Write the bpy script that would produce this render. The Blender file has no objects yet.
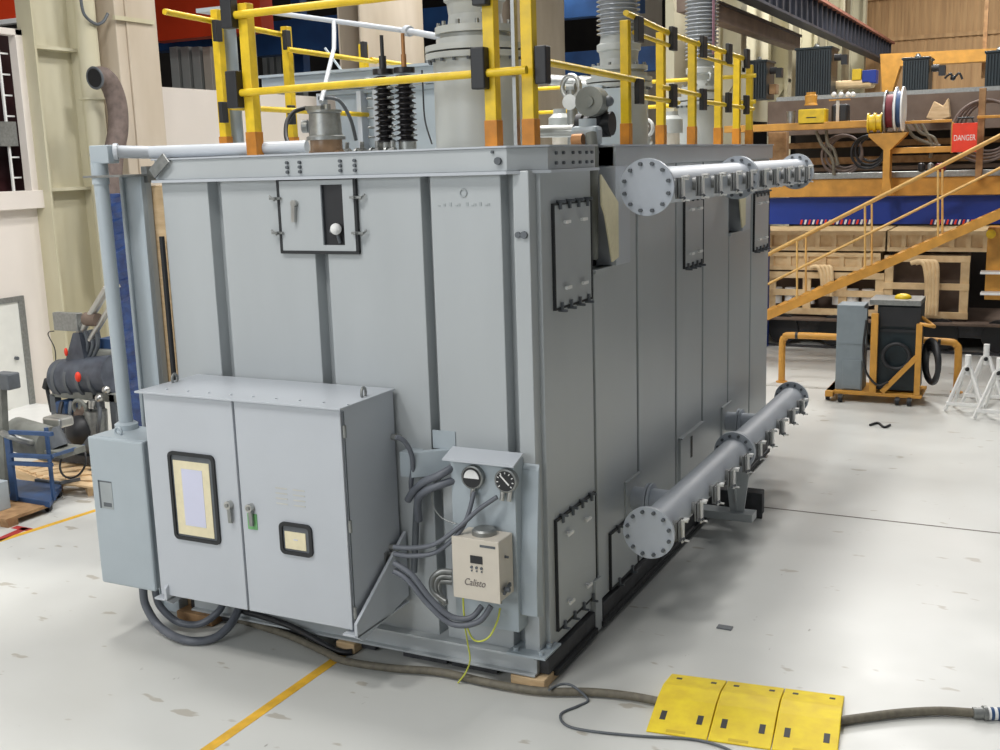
import bpy, math, random
from mathutils import Vector, Matrix
random.seed(4)
D = bpy.data
COL = bpy.context.scene.collection
pi = math.pi

# ------------------------------------------------------------------ camera
FPX = 1108.49
YAW, PIT, ROL = math.radians(-26.7267), math.radians(10.9263), math.radians(-1.7565)
CAM = Vector((3.678, -7.982, 4.4))
def _basis():
    cy, sy, cp, sp, cr, sr = math.cos(YAW), math.sin(YAW), math.cos(PIT), math.sin(PIT), math.cos(ROL), math.sin(ROL)
    fwd = Vector((sy*cp, cy*cp, -sp)); right = Vector((cy, -sy, 0)); up = right.cross(fwd)
    return right*cr+up*sr, -right*sr+up*cr, fwd
RT, UP, FW = _basis()
def P(x, y, X=None, Y=None, Z=None):
    """world point on one of the planes X=, Y= or Z= (survey measurement helper)"""
    d = RT*((x-500)/FPX) - UP*((y-375)/FPX) + FW
    if Y is not None: t = (Y-CAM.y)/d.y
    elif X is not None: t = (X-CAM.x)/d.x
    else: t = (Z-CAM.z)/d.z
    return CAM + d*t

# ------------------------------------------------------------------ materials
MATS = {}
def mat(name, col, rough=.5, metal=0.0, var=.06, scale=6.0, bump=0.0, spec=.5, emis=None, col2=None, stretch=None, rvar=.08):
    m = D.materials.new(name); m.use_nodes = True
    nt = m.node_tree; b = nt.nodes['Principled BSDF']
    tc = nt.nodes.new('ShaderNodeTexCoord'); mp = nt.nodes.new('ShaderNodeMapping')
    geo = nt.nodes.new('ShaderNodeNewGeometry')
    nt.links.new(geo.outputs['Position'], mp.inputs['Vector'])
    if stretch: mp.inputs['Scale'].default_value = stretch
    n = nt.nodes.new('ShaderNodeTexNoise'); n.inputs['Scale'].default_value = scale; n.inputs['Detail'].default_value = 5
    nt.links.new(mp.outputs[0], n.inputs['Vector'])
    r = nt.nodes.new('ShaderNodeValToRGB')
    c2 = col2 if col2 else tuple(max(0, c*(1-var*2)) for c in col)
    c1 = col if col2 else tuple(min(1, c*(1+var)) for c in col)
    r.color_ramp.elements[0].position = .3; r.color_ramp.elements[1].position = .7
    r.color_ramp.elements[0].color = (*c2, 1); r.color_ramp.elements[1].color = (*c1, 1)
    nt.links.new(n.outputs['Fac'], r.inputs['Fac']); nt.links.new(r.outputs['Color'], b.inputs['Base Color'])
    mr = nt.nodes.new('ShaderNodeMapRange'); mr.inputs['To Min'].default_value = max(.02, rough-rvar); mr.inputs['To Max'].default_value = min(1, rough+rvar)
    nt.links.new(n.outputs['Fac'], mr.inputs['Value']); nt.links.new(mr.outputs[0], b.inputs['Roughness'])
    b.inputs['Metallic'].default_value = metal
    b.inputs['Specular IOR Level'].default_value = spec
    if bump:
        bp = nt.nodes.new('ShaderNodeBump'); bp.inputs['Strength'].default_value = bump; bp.inputs['Distance'].default_value = .01
        nt.links.new(n.outputs['Fac'], bp.inputs['Height']); nt.links.new(bp.outputs[0], b.inputs['Normal'])
    if emis:
        b.inputs['Emission Color'].default_value = (*emis[0], 1); b.inputs['Emission Strength'].default_value = emis[1]
    MATS[name] = m
    return m
def srgb(r, g, b):
    f = lambda c: (c/255/12.92) if c/255 <= .04045 else ((c/255+.055)/1.055)**2.4
    return (f(r), f(g), f(b))
GREY  = mat('grey_enamel', srgb(176,181,183), .33, var=.025, scale=1.6, spec=.5, stretch=(1,1,.25))
CABG  = mat('cabinet_grey', srgb(186,191,197), .38, var=.015, scale=2)
BOXG  = mat('blue_grey_paint', srgb(168,178,184), .4, var=.02, scale=3)
TURG  = mat('turret_grey', srgb(172,175,172), .38, var=.03, scale=3)
DKG   = mat('dark_grey_steel', srgb(92,97,102), .5, var=.1)
STEEL = mat('bare_steel', srgb(190,190,186), .32, metal=.9, var=.06)
GALV  = mat('galvanised', srgb(150,152,150), .42, metal=.7, var=.1, scale=20)
BLACK = mat('black_plastic', srgb(34,35,38), .5, var=.1)
RUBB  = mat('rubber_gasket', srgb(42,44,46), .7, var=.1)
SKID  = mat('dark_skid', srgb(62,63,66), .6, var=.2, scale=10)
YEL   = mat('yellow_paint', srgb(226,190,28), .42, var=.08, scale=9)
YELD  = mat('orange_socket', srgb(206,132,34), .5, var=.16)
RAMPY = mat('ramp_yellow', srgb(240,214,25), .55, col2=srgb(222,190,18), scale=7, bump=.3)
ORNG  = mat('orange_yellow_steel', srgb(204,148,62), .5, var=.12, scale=4)
WOOD  = mat('pale_timber', srgb(222,194,154), .75, col2=srgb(200,168,126), scale=4, stretch=(1,1,6), bump=.2)
WOODL = mat('crate_timber', srgb(234,208,164), .75, col2=srgb(216,184,138), scale=5, bump=.2)
WOODD = mat('old_timber', srgb(176,140,100), .8, col2=srgb(130,98,66), scale=6, bump=.3)
CREAM = mat('cream_paint', srgb(208,203,180), .6, col2=srgb(188,180,150), scale=.9, stretch=(1,1,.3))
CREAM2= mat('pinkish_cream_paint', srgb(212,200,184), .6, col2=srgb(186,172,152), scale=.9, stretch=(1,1,.3))
WALLW = mat('white_wall', srgb(226,218,210), .6, var=.02, scale=.8)
DOORW = mat('door_white', srgb(222,222,216), .5, var=.02)
BRNW  = mat('brown_cladding', srgb(200,162,116), .7, col2=srgb(166,130,90), scale=1.2, stretch=(4,4,.3))
DARKW = mat('dark_hall_depth', srgb(58,52,48), .8, col2=srgb(38,34,32), scale=.6)  # dark colour stands in for the unlit depth of the hall
MAROON= mat('maroon_interior', srgb(74,30,34), .6, col2=srgb(40,30,34), scale=1.0)
REDC  = mat('red_orange_crane_paint', srgb(214,62,22), .5, var=.08, scale=.8)
BLUEC = mat('blue_crane_paint', srgb(40,84,140), .5, col2=srgb(28,56,100), scale=.8)
BLUEB = mat('deep_blue_paint', srgb(14,50,142), .45, var=.1, scale=1.5)
TARP  = mat('blue_tarpaulin', srgb(44,74,128), .4, col2=srgb(26,44,88), scale=9, bump=1.0)
NAVY  = mat('dark_green_enamel', srgb(26,40,46), .4, var=.15)
BRNG  = mat('brown_grey_girder', srgb(120,104,92), .7, col2=srgb(92,76,66), scale=2)
DKGIR = mat('dark_blue_girder', srgb(46,48,58), .55, var=.2, scale=2)
RUST  = mat('rusty_edge', srgb(150,96,78), .7, var=.15)
REEL  = mat('maroon_reel', srgb(120,36,48), .6)
WHITE = mat('white_plastic', srgb(232,232,230), .45, var=.02)
TAPE  = mat('masking_tape', srgb(228,218,184), .7, var=.03, scale=20)
PAPER = mat('lilac_paper', srgb(206,208,228), .7, var=.01)
HOSE  = mat('olive_hose', srgb(112,106,92), .6, var=.15, scale=20)
HOSEB = mat('brown_duct_hose', srgb(118,104,98), .8, var=.15, scale=8, bump=.5)
CABLE = mat('blue_grey_cable', srgb(100,104,112), .45, var=.06)
BEIGE = mat('beige_enamel', srgb(206,198,184), .35, var=.02)
PORC  = mat('porcelain_grey', srgb(160,164,168), .12, var=.03, spec=.8)
BLKP  = mat('black_polymer', srgb(30,28,30), .35, var=.1)
REDS  = mat('sign_red', srgb(232,62,36), .5, var=.04)
GREENB= mat('green_tag', srgb(110,170,110), .5)
EARTH = mat('yellow_green_wire', srgb(200,205,80), .5)
MACH  = mat('machine_dark_grey', srgb(86,92,102), .5, col2=srgb(58,62,72), scale=5)
MACHG = mat('machine_olive_grey', srgb(120,122,116), .5, var=.12)
CARTG = mat('cart_box_grey', srgb(128,138,144), .5, var=.04)
CBLUE = mat('cart_blue', srgb(46,76,118), .5, var=.1)
COPPER= mat('copper', srgb(164,118,76), .45, metal=.5)
RAIL  = mat('floor_line_yellow', srgb(226,176,50), .6, var=.12, scale=6)
RAILR = mat('floor_line_red', srgb(176,50,50), .6, var=.1)
CRACK = mat('floor_joint', srgb(120,112,104), .8, var=.2, scale=4)
AMBER = mat('amber_glass', srgb(136,110,86), .25, var=.1)
FAINT = mat('faint_marking', srgb(160,166,168), .5)
HDR   = mat('header_grey', srgb(180,186,194), .5, var=.02)
VLV   = mat('valve_grey', srgb(126,128,128), .5, var=.08)
RMARK = mat('ramp_mark', srgb(206,176,26), .6)
RAILP = mat('pale_yellow_rail', srgb(216,174,104), .5, var=.08)
FAINT2 = mat('faint_tape_marks', srgb(196,196,190), .5)
DTXT  = mat('dark_lettering', srgb(120,112,108), .6)

def floor_mat():
    m = D.materials.new('painted_concrete'); m.use_nodes = True; nt = m.node_tree; b = nt.nodes['Principled BSDF']
    g = nt.nodes.new('ShaderNodeNewGeometry')
    def noise(s, det=6, st=None):
        n = nt.nodes.new('ShaderNodeTexNoise'); n.inputs['Scale'].default_value = s; n.inputs['Detail'].default_value = det
        if st:
            mp = nt.nodes.new('ShaderNodeMapping'); mp.inputs['Scale'].default_value = st
            nt.links.new(g.outputs['Position'], mp.inputs['Vector']); nt.links.new(mp.outputs[0], n.inputs['Vector'])
        else: nt.links.new(g.outputs['Position'], n.inputs['Vector'])
        return n
    def ramp(n, p0, p1, c0, c1):
        r = nt.nodes.new('ShaderNodeValToRGB'); e = r.color_ramp.elements
        e[0].position = p0; e[1].position = p1; e[0].color = (*c0, 1); e[1].color = (*c1, 1)
        nt.links.new(n.outputs['Fac'], r.inputs['Fac']); return r
    def mix(a, bb, fac, mode='MIX'):
        x = nt.nodes.new('ShaderNodeMix'); x.data_type = 'RGBA'; x.blend_type = mode
        nt.links.new(a, x.inputs[6]); nt.links.new(bb, x.inputs[7])
        if isinstance(fac, float): x.inputs[0].default_value = fac
        else: nt.links.new(fac, x.inputs[0])
        return x.outputs[2]
    base = ramp(noise(.35), .3, .7, srgb(196,196,191), srgb(208,209,205))
    chips = ramp(noise(2.6, 3, (.7, 1.6, 1)), .665, .69, (1, 1, 1), srgb(222,216,208))
    c = mix(base.outputs[0], chips.outputs[0], 1.0, 'MULTIPLY')
    sc = ramp(noise(9, 4, (1, .35, 1)), .73, .76, (1, 1, 1), srgb(176,172,166))
    c = mix(c, sc.outputs[0], .8, 'MULTIPLY')
    nt.links.new(c, b.inputs['Base Color'])
    rr = nt.nodes.new('ShaderNodeMapRange'); rr.inputs['To Min'].default_value = .22; rr.inputs['To Max'].default_value = .5
    n2 = noise(1.1); nt.links.new(n2.outputs['Fac'], rr.inputs['Value']); nt.links.new(rr.outputs[0], b.inputs['Roughness'])
    b.inputs['Specular IOR Level'].default_value = .45
    return m
FLOOR = floor_mat()

# ------------------------------------------------------------------ mesh builder
ORG = {}
def frame(d):
    d = Vector(d).normalized()
    a = Vector((0, 0, 1)) if abs(d.z) < .9 else Vector((1, 0, 0))
    u = d.cross(a).normalized(); v = d.cross(u).normalized()
    return u, v, d
class MB:
    def __init__(s): s.v = []; s.f = []; s.s = []
    def add(s, vs, fs, smooth=False):
        o = len(s.v); s.v += [Vector(p) for p in vs]
        for f in fs: s.f.append([i+o for i in f]); s.s.append(smooth)
        return s
    def box(s, x0, x1, y0, y1, z0, z1):
        x0, x1 = sorted((x0, x1)); y0, y1 = sorted((y0, y1)); z0, z1 = sorted((z0, z1))
        vs = [(x, y, z) for z in (z0, z1) for y in (y0, y1) for x in (x0, x1)]
        return s.add(vs, [(0,2,3,1),(4,5,7,6),(0,1,5,4),(2,6,7,3),(0,4,6,2),(1,3,7,5)])
    def bar(s, a, b, w, h, up=(0, 0, 1)):
        a, b = Vector(a), Vector(b); d = (b-a).normalized(); u = d.cross(Vector(up)).normalized(); v = u.cross(d).normalized()
        vs = []
        for p in (a, b):
            for i, j in ((-1,-1),(1,-1),(1,1),(-1,1)): vs.append(p+u*(i*w/2)+v*(j*h/2))
        return s.add(vs, [(0,1,2,3),(7,6,5,4),(0,4,5,1),(1,5,6,2),(2,6,7,3),(3,7,4,0)])
    def cyl(s, a, b, r, r2=None, n=20, caps=True):
        a, b = Vector(a), Vector(b); r2 = r if r2 is None else r2; u, v, d = frame(b-a)
        ring = lambda c, q: [c+u*(q*math.cos(2*pi*i/n))+v*(q*math.sin(2*pi*i/n)) for i in range(n)]
        A, B = ring(a, r), ring(b, r2)
        s.add(A+B, [(i, (i+1) % n, n+(i+1) % n, n+i) for i in range(n)], True)
        if caps:
            s.add(A, [tuple(reversed(range(n)))]); s.add(B, [tuple(range(n))])
        return s
    def lathe(s, c, axis, prof, n=28, caps=True):
        """prof: list of (distance along axis, radius)"""
        c = Vector(c); u, v, d = frame(axis)
        rings = [[c+d*t+u*(r*math.cos(2*pi*i/n))+v*(r*math.sin(2*pi*i/n)) for i in range(n)] for t, r in prof]
        for k in range(len(rings)-1):
            s.add(rings[k]+rings[k+1], [(i, (i+1) % n, n+(i+1) % n, n+i) for i in range(n)], True)
        if caps:
            s.add(rings[0], [tuple(reversed(range(n)))]); s.add(rings[-1], [tuple(range(n))])
        return s
    def tube(s, pts, r, n=10, sub=6, closed=False):
        pts = [Vector(p) for p in pts]
        if sub > 1 and len(pts) > 2:
            q = []
            m = len(pts)
            for i in range(m-1):
                p0, p1, p2, p3 = pts[max(i-1, 0)], pts[i], pts[i+1], pts[min(i+2, m-1)]
                for k in range(sub):
                    t = k/sub
                    q.append(.5*((2*p1)+(-p0+p2)*t+(2*p0-5*p1+4*p2-p3)*t*t+(-p0+3*p1-3*p2+p3)*t**3))
            q.append(pts[-1]); pts = q
        vs = []; u = None
        for i, p in enumerate(pts):
            d = (pts[min(i+1, len(pts)-1)]-pts[max(i-1, 0)])
            if d.length < 1e-9: d = Vector((0, 0, 1))
            d.normalize()
            if u is None: u = frame(d)[0]
            u = (u-d*u.dot(d));
            if u.length < 1e-6: u = frame(d)[0]
            u.normalize(); w = d.cross(u)
            vs += [p+u*(r*math.cos(2*pi*k/n))+w*(r*math.sin(2*pi*k/n)) for k in range(n)]
        fs = [(i*n+k, i*n+(k+1) % n, (i+1)*n+(k+1) % n, (i+1)*n+k) for i in range(len(pts)-1) for k in range(n)]
        s.add(vs, fs, True); L = (len(pts)-1)*n
        s.add(vs[:n], [tuple(reversed(range(n)))]); s.add(vs[L:], [tuple(range(n))])
        return s
    def torus(s, c, axis, R, r, n=28, m=8):
        c = Vector(c); u, v, d = frame(axis); vs = []
        for i in range(n):
            a = 2*pi*i/n; e = u*math.cos(a)+v*math.sin(a)
            for k in range(m):
                t = 2*pi*k/m; vs.append(c+e*(R+r*math.cos(t))+d*(r*math.sin(t)))
        return s.add(vs, [(i*m+k, ((i+1) % n)*m+k, ((i+1) % n)*m+(k+1) % m, i*m+(k+1) % m) for i in range(n) for k in range(m)], True)
    def ball(s, c, r, n=16, sq=(1, 1, 1)):
        c = Vector(c); vs = [c+Vector((0, 0, r*sq[2]))]; m = n//2
        for j in range(1, m):
            t = pi*j/m
            vs += [c+Vector((r*sq[0]*math.sin(t)*math.cos(2*pi*i/n), r*sq[1]*math.sin(t)*math.sin(2*pi*i/n), r*sq[2]*math.cos(t))) for i in range(n)]
        vs.append(c-Vector((0, 0, r*sq[2]))); L = len(vs)-1; fs = [(0, 1+i, 1+(i+1) % n) for i in range(n)]
        for j in range(m-2):
            fs += [(1+j*n+i, 1+(j+1)*n+i, 1+(j+1)*n+(i+1) % n, 1+j*n+(i+1) % n) for i in range(n)]
        fs += [(L, 1+(m-2)*n+(i+1) % n, 1+(m-2)*n+i) for i in range(n)]
        return s.add(vs, fs, True)
    def prism(s, poly, axis, d0, d1):
        """poly: 2D points; axis 'x': (y,z), 'y': (x,z), 'z': (x,y)"""
        def m(p, d): return {'x': (d, p[0], p[1]), 'y': (p[0], d, p[1]), 'z': (p[0], p[1], d)}[axis]
        n = len(poly); vs = [m(p, d0) for p in poly]+[m(p, d1) for p in poly]
        return s.add(vs, [tuple(range(n)), tuple(reversed(range(n, 2*n)))]+[(i, n+i, n+(i+1) % n, (i+1) % n) for i in range(n)])
    def build(s, name, m, parent=None, bevel=0.0, org=None):
        me = D.meshes.new(name)
        if org is None:
            if parent is not None: org = ORG[parent.name]
            else:
                xs = [p.x for p in s.v]; ys = [p.y for p in s.v]; zs = [p.z for p in s.v]
                org = Vector(((min(xs)+max(xs))/2, (min(ys)+max(ys))/2, min(zs)))
        me.from_pydata([tuple(p-org) for p in s.v], [], s.f)
        me.polygons.foreach_set('use_smooth', s.s)
        import bmesh
        bm = bmesh.new(); bm.from_mesh(me); bmesh.ops.recalc_face_normals(bm, faces=bm.faces); bm.to_mesh(me); bm.free()
        me.materials.append(m); me.update()
        o = D.objects.new(name, me); COL.objects.link(o); ORG[o.name] = org
        if parent is not None: o.parent = parent
        else: o.location = org
        if bevel:
            b = o.modifiers.new('edge', 'BEVEL'); b.width = bevel; b.segments = 2; b.limit_method = 'ANGLE'; b.angle_limit = math.radians(50)
        return o
def thing(name, label, cat, loc, group=None):
    o = D.objects.new(name, None); COL.objects.link(o); o.empty_display_size = .2
    o.location = loc; ORG[o.name] = Vector(loc); o['label'] = label; o['category'] = cat
    if group: o['group'] = group
    return o
def tag(o, label, cat, group=None, kind=None):
    o['label'] = label; o['category'] = cat
    if group: o['group'] = group
    if kind: o['kind'] = kind
    return o
def struct(o):
    o['kind'] = 'structure'; return o
def dup(root, loc, label, group=None, scale=None):
    r = root.copy(); COL.objects.link(r); r.location = loc; r['label'] = label
    if group: r['group'] = group
    if scale: r.scale = scale
    for ch in root.children:
        c = ch.copy(); COL.objects.link(c); c.parent = r
        for g in ch.children:
            d = g.copy(); COL.objects.link(d); d.parent = c
    return r
def text(name, body, m, parent, origin, xdir, updir, size, depth=.002, width=None, shear=0):
    """flat raised lettering placed on a surface"""
    cu = D.curves.new(name, 'FONT'); cu.body = body; cu.size = 1; cu.extrude = depth/size; cu.shear = shear
    cu.align_x = 'CENTER'; cu.align_y = 'CENTER'
    tmp = D.objects.new('tmp', cu); COL.objects.link(tmp)
    dg = bpy.context.evaluated_depsgraph_get(); me = D.meshes.new_from_object(tmp.evaluated_get(dg))
    D.objects.remove(tmp)
    xd = Vector(xdir).normalized(); ud = Vector(updir).normalized(); nd = xd.cross(ud)
    org = ORG[parent.name]; w = 1
    if width:
        xs = [v.co.x for v in me.vertices]; w = width/((max(xs)-min(xs))*size)
    for v in me.vertices:
        p = Vector(origin)+xd*(v.co.x*size*w)+ud*(v.co.y*size)+nd*(v.co.z*size); v.co = p-org
    me.materials.clear(); me.materials.append(m); me.name = name
    o = D.objects.new(name, me); COL.objects.link(o); o.parent = parent; ORG[o.name] = org
    return o
def pbox(mb, x0, y0, x1, y1, Y, dep):
    """box whose front face covers the surveyed rectangle at depth Y"""
    xm, ym = (x0+x1)/2, (y0+y1)/2
    a = P(x0, ym, Y=Y).x; b = P(x1, ym, Y=Y).x; t = P(xm, y0, Y=Y).z; u = P(xm, y1, Y=Y).z
    mb.box(a, b, Y, Y+dep, u, t); return mb

# ================================================================== SETTING
struct(MB().box(-40, 30, -20, 60, -.2, 0).build('floor', FLOOR))
# painted lines and joints in the floor
def floorline(a, b, w, m, name, z=.003):
    a, b = Vector((*a, 0)), Vector((*b, 0)); d = (b-a).normalized(); n = Vector((-d.y, d.x, 0))*(w/2)
    return struct(MB().add([a+n+Vector((0,0,z)), a-n+Vector((0,0,z)), b-n+Vector((0,0,z)), b+n+Vector((0,0,z)), a+n, a-n, b-n, b+n], [(0,1,2,3),(0,4,5,1),(2,6,7,3),(1,5,6,2),(3,7,4,0)]).build(name, m))
floorline((-2.0, -7), (-1.93, 3.5), .1, RAIL, 'trim_1')
floorline((-8.0, .2), (-8.0, 8), .09, RAIL, 'trim_2')
a = P(-60, 560, Z=0); b = P(100, 509, Z=0)
D.objects.remove(D.objects['trim_2'])
floorline((a.x, a.y), (b.x, b.y), .09, RAIL, 'trim_2')
a = P(-20, 548, Z=0); b = P(26, 528, Z=0)
floorline((a.x, a.y), (b.x, b.y), .12, RAILR, 'trim_3')
a = P(14, 527, Z=0); b = P(30, 530, Z=0)
floorline((a.x, a.y), (b.x, b.y), .1, RAILR, 'trim_4')
floorline((-3, 5.48), (14, 5.52), .025, CRACK, 'trim_5')
floorline((-18, 13.0), (14, 13.0), .02, CRACK, 'trim_6')

# left wall, with opening and door
WX = -13.9
wl = MB()
yo0, yo1 = P(-140, 192, X=WX).y, P(38, 192, X=WX).y
zsill = 4.1; ztop = 6.2
wl.box(WX-.25, WX, -16, yo0, 0, ztop)
wl.box(WX-.25, WX, yo0, yo1, 0, zsill)
wl.box(WX-.25, WX, yo1, 19, 0, ztop)
struct(wl.build('wall_left', WALLW))
# framed opening beside the big column: dark maroon sheet added for the interior behind, white ladder-like grid
zt = P(20, 30, X=WX).z
w = MB()
w.box(WX-.1, WX+.1, yo1-.22, yo1, zsill, zt).box(WX-.1, WX+.1, yo0, yo1, zt-.12, zt)
w.box(WX-.05, WX+.22, yo0, yo1+.1, zsill-.32, zsill+.02)
wf = struct(w.build('window_1', WALLW, bevel=.01))
g = MB()
yg = P(24, 110, X=WX-.25).y
for k in range(8):
    z = zsill+.25+k*.38; g.box(WX-.2, WX-.17, yg-.5, yo1-.2, z, z+.03)
for yy in (yg-.52, yg-.02): g.box(WX-.2, WX-.16, yy, yy+.04, zsill, zt)
g.build('window_grid', WHITE, wf)
MB().box(WX-.9, WX-.8, yo0-1, yo1+1.6, zsill-.5, zt+.1).build('window_interior', MAROON, wf)
MB().box(WX-.75, WX-.3, yo0, yo1-.55, 4.9, 5.35).cyl((WX-.3, yo1-1.3, 5.1), (WX-.12, yo1-1.3, 5.1), .28).box(WX-.6, WX-.1, yo1-.65, yo1-.25, 4.95, 5.4).build('window_ductwork', GALV, wf)
# door
d1 = 6.77; zd = 2.16
dr = struct(MB().box(WX-.05, WX+.03, 5.6, d1-.13, 0, zd-.1).build('door_1', DOORW))
MB().box(WX-.02, WX+.06, d1-.13, d1, 0, zd).box(WX-.02, WX+.06, 5.4, d1-.13, zd-.1, zd).build('door_frame', GALV, dr)
MB().cyl((WX, d1-.32, 1.0), (WX+.09, d1-.32, 1.0), .035).build('door_handle', DKG, dr)
# far end and side walls
struct(MB().box(-60, -3.8, 58, 58.3, 0, 22).build('wall_back', DARKW))
wr = MB()
for k in range(90): x = -4+k*.25; wr.box(x, x+.13, 39.96, 40, 0, 16)
wr.box(-4.2, 24, 40, 40.3, 0, 16); wr.box(-4.2, 24, 39.88, 39.97, 8.6, 8.75).box(-4.2, 24, 39.85, 39.97, 10.2, 10.35)
struct(wr.build('wall_far_right', BRNW))
struct(MB().box(-32.3, -32, -16, 58, 0, 22).build('wall_far_left', DARKW))

# ================================================================== TRANSFORMER
W0, DEP, ZB, ZR, ZT = -3.81, 8.0, .27, 4.32, 4.5
T = thing('power_transformer', 'big grey steel power transformer tank standing on timber and rubber blocks', 'transformer', (W0/2, DEP/2, 0))
MB().box(W0+.14, -.14, .14, DEP-.02, ZB-.02, 4.44).build('tank_shell', GREY, T)
for x0, x1 in ((-3.81, -3.265), (-3.115, -2.115), (-1.98, -1.02), (-.93, -.286)):
    MB().box(x0, x1, 0, .15, ZB, ZR).build('wall_panel', GREY, T, bevel=.008)
MB().box(-.18, -.04, 0, .15, ZB, ZR).build('corner_post', GREY, T, bevel=.008)
side = [(.13, 1.2), (1.27, 2.37), (2.43, 3.63), (3.69, 4.66), (4.72, 5.82), (5.88, 6.95), (7.01, 8.0)]
for a, b in side:
    if a in (1.27, 5.88):
        o = .36
        MB().prism([(a, ZB), (b, ZB), (b, ZR), (a+.73, ZR), (a+.73, 3.4), (a-.02, 3.4)], 'x', -.15, 0).build('wall_panel', GREY, T, bevel=.006)
        MB().box(-.13, .07, a+.37, a+.75, 3.42, ZR).build('wall_panel', CABG, T, bevel=.006)
        MB().box(-.02, .03, a-.05, a+.75, 3.385, 3.42).build('ledge', GREY, T)
    else:
        MB().box(-.15, 0, a, b, ZB, ZR).build('wall_panel', GREY, T, bevel=.008)
# black sheets standing in for the shade inside the cable notches
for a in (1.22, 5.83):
    MB().box(-.142, -.136, a, a+.42, 3.42, 4.44).build('recess_shade', BLACK, T)
# rim
MB().prism([(W0-.02, .14), (W0-.02, -.05), (-.2, -.05), (.04, .2), (.04, 1.22), (-.14, 1.22), (-.14, .3), (-.3, .14)], 'z', ZR, ZT).build('rim_beam', GREY, T, bevel=.006)
MB().prism([(W0-.04, .1), (W0-.04, -.085), (-.19, -.085), (.07, .19), (.07, 1.24), (-.1, 1.24), (-.1, .2), (-.3, .1)], 'z', ZR-.025, ZR).build('rim_lip', CABG, T)
MB().prism([(W0-.04, .1), (W0-.04, -.07), (-.19, -.07), (.06, .19), (.06, 1.23), (-.1, 1.23), (-.1, .2), (-.3, .1)], 'z', ZT, ZT+.015).build('rim_lip', CABG, T)
MB().box(-.14, .04, 1.68, DEP, ZR, ZT).box(-.14, .06, 1.68, 1.7, ZR, ZT+.01).build('rim_beam', GREY, T, bevel=.006)
MB().box(-.1, .055, 1.66, DEP, ZT, ZT+.015).box(-.1, .055, 1.66, 1.98, ZR-.02, ZR+.005).build('rim_lip', CABG, T)
MB().box(W0+.02, -.1, .12, DEP-.02, 4.44, 4.46).build('cover', GREY, T)
# bolts on the rim
def bolt(a, b, r, m=DKG, n=8, parent=T): MB().cyl(a, b, r, n=n).build('bolt', m, parent)
for px in (288, 300.5, 341, 355.5):
    x = P(px, 168, Y=-.05).x
    for z in (4.36, 4.4, 4.44): bolt((x, -.05, z), (x, -.075, z), .014)
bolt((-.27, -.05, 4.4), (-.27, -.08, 4.4), .03); bolt((-.32, -.05, 4.47), (-.32, -.07, 4.47), .012)
for y in (.35, .5, .7, .85, 1.0, 1.12):
    for z in (4.37, 4.45): bolt((.04, y, z), (.06, y, z), .014)
bolt((-.14, -.0, 3.82), (-.14, -.02, 3.82), .025); bolt((-.085, 0, 3.82), (-.085, -.025, 3.82), .03)
# base channel
MB().box(W0, -.05, -.1, .15, ZB-.012, ZB+.012).box(W0, -.05, -.05, .1, .11, ZB).box(W0, -.05, -.1, .1, .1, .12).build('base_channel', GREY, T, bevel=.004)
MB().box(-.3, .06, -.12, .22, ZB+.012, ZB+.03).cyl((-.24, -.06, .3), (-.24, -.06, .33), .025, n=8).cyl((0, -.06, .3), (0, -.06, .33), .025, n=8).cyl((0, .1, .3), (0, .1, .33), .025, n=8).build('foot_plate', BOXG, T)
MB().box(-.25, .04, .0, 1.08, .1, ZB-.02).box(-.25, .04, 1.27, DEP, .1, ZB-.02).build('side_skid', SKID, T, bevel=.006)
MB().box(-.25, .07, .1, 1.06, .05, .1).box(-.25, .07, 1.2, DEP, .05, .1).build('side_skid', RUBB, T)
MB().box(-.02, .05, 1.06, 1.22, .04, .55).build('gusset', GREY, T, bevel=.004)
for x0 in (-3.6, -2.9, -2.15, -1.4, -.9):
    MB().box(x0, x0+.45, -.02, 7.6, .02, .11).build('under_beam', SKID, T)
# hatch in the front wall
hx0, hx1, hz0, hz1 = -2.44, -1.657, 3.675, 4.29
H = MB()
gx0, gx1, gz0, gz1 = -2.0, -1.775, 3.73, 4.245
for (a, b, c, d) in ((hx0, gx0, hz0, hz1), (gx1, hx1, hz0, hz1), (gx0, gx1, gz1, hz1), (gx0, gx1, hz0, gz0)):
    H.box(a, b, -.03, 0, c, d)
hd = H.build('hatch', GREY, T)
e = .022
MB().box(hx0-e, hx1+e, -.034, 0, hz1-.005, hz1+e).box(hx0-e, hx1+e, -.034, 0, hz0-e, hz0+.005).box(hx0-e, hx0+.005, -.034, 0, hz0, hz1).box(hx1-.005, hx1+e, -.034, 0, hz0, hz1).build('gasket', RUBB, hd)
MB().box(gx0, gx1, -.005, .005, gz0, gz1).build('opening', BLACK, hd)
MB().box(gx0, gx0+.012, -.03, .0, gz0, gz1).build('opening_edge', DKG, hd)
MB().ball((-1.84, -.06, 3.87), .05).build('knob', WHITE, hd)
MB().cyl((-1.84, -.04, 3.82), (-1.83, -.02, 3.75), .015).ball((-1.9, -.04, 3.85), .02).build('valve_stem', DKG, hd)
MB().cyl((-2.27, -.03, 4.09), (-2.27, -.07, 4.09), .03).bar((-2.27, -.065, 4.09), (-2.28, -.065, 3.93), .035, .015, up=(0,1,0)).build('handle', STEEL, hd)
for x, s in ((hx0, -1), (hx1, 1)):
    for z in (4.135, 3.835):
        MB().bar((x-s*.03, -.05, z), (x+s*.09, -.05, z), .02, .02).cyl((x+s*.02, 0, z), (x+s*.02, -.09, z), .014, n=8).cyl((x+s*.055, -.03, z-.02), (x+s*.11, -.03, z+.025), .008, n=6).build('latch', GALV, hd)
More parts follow.
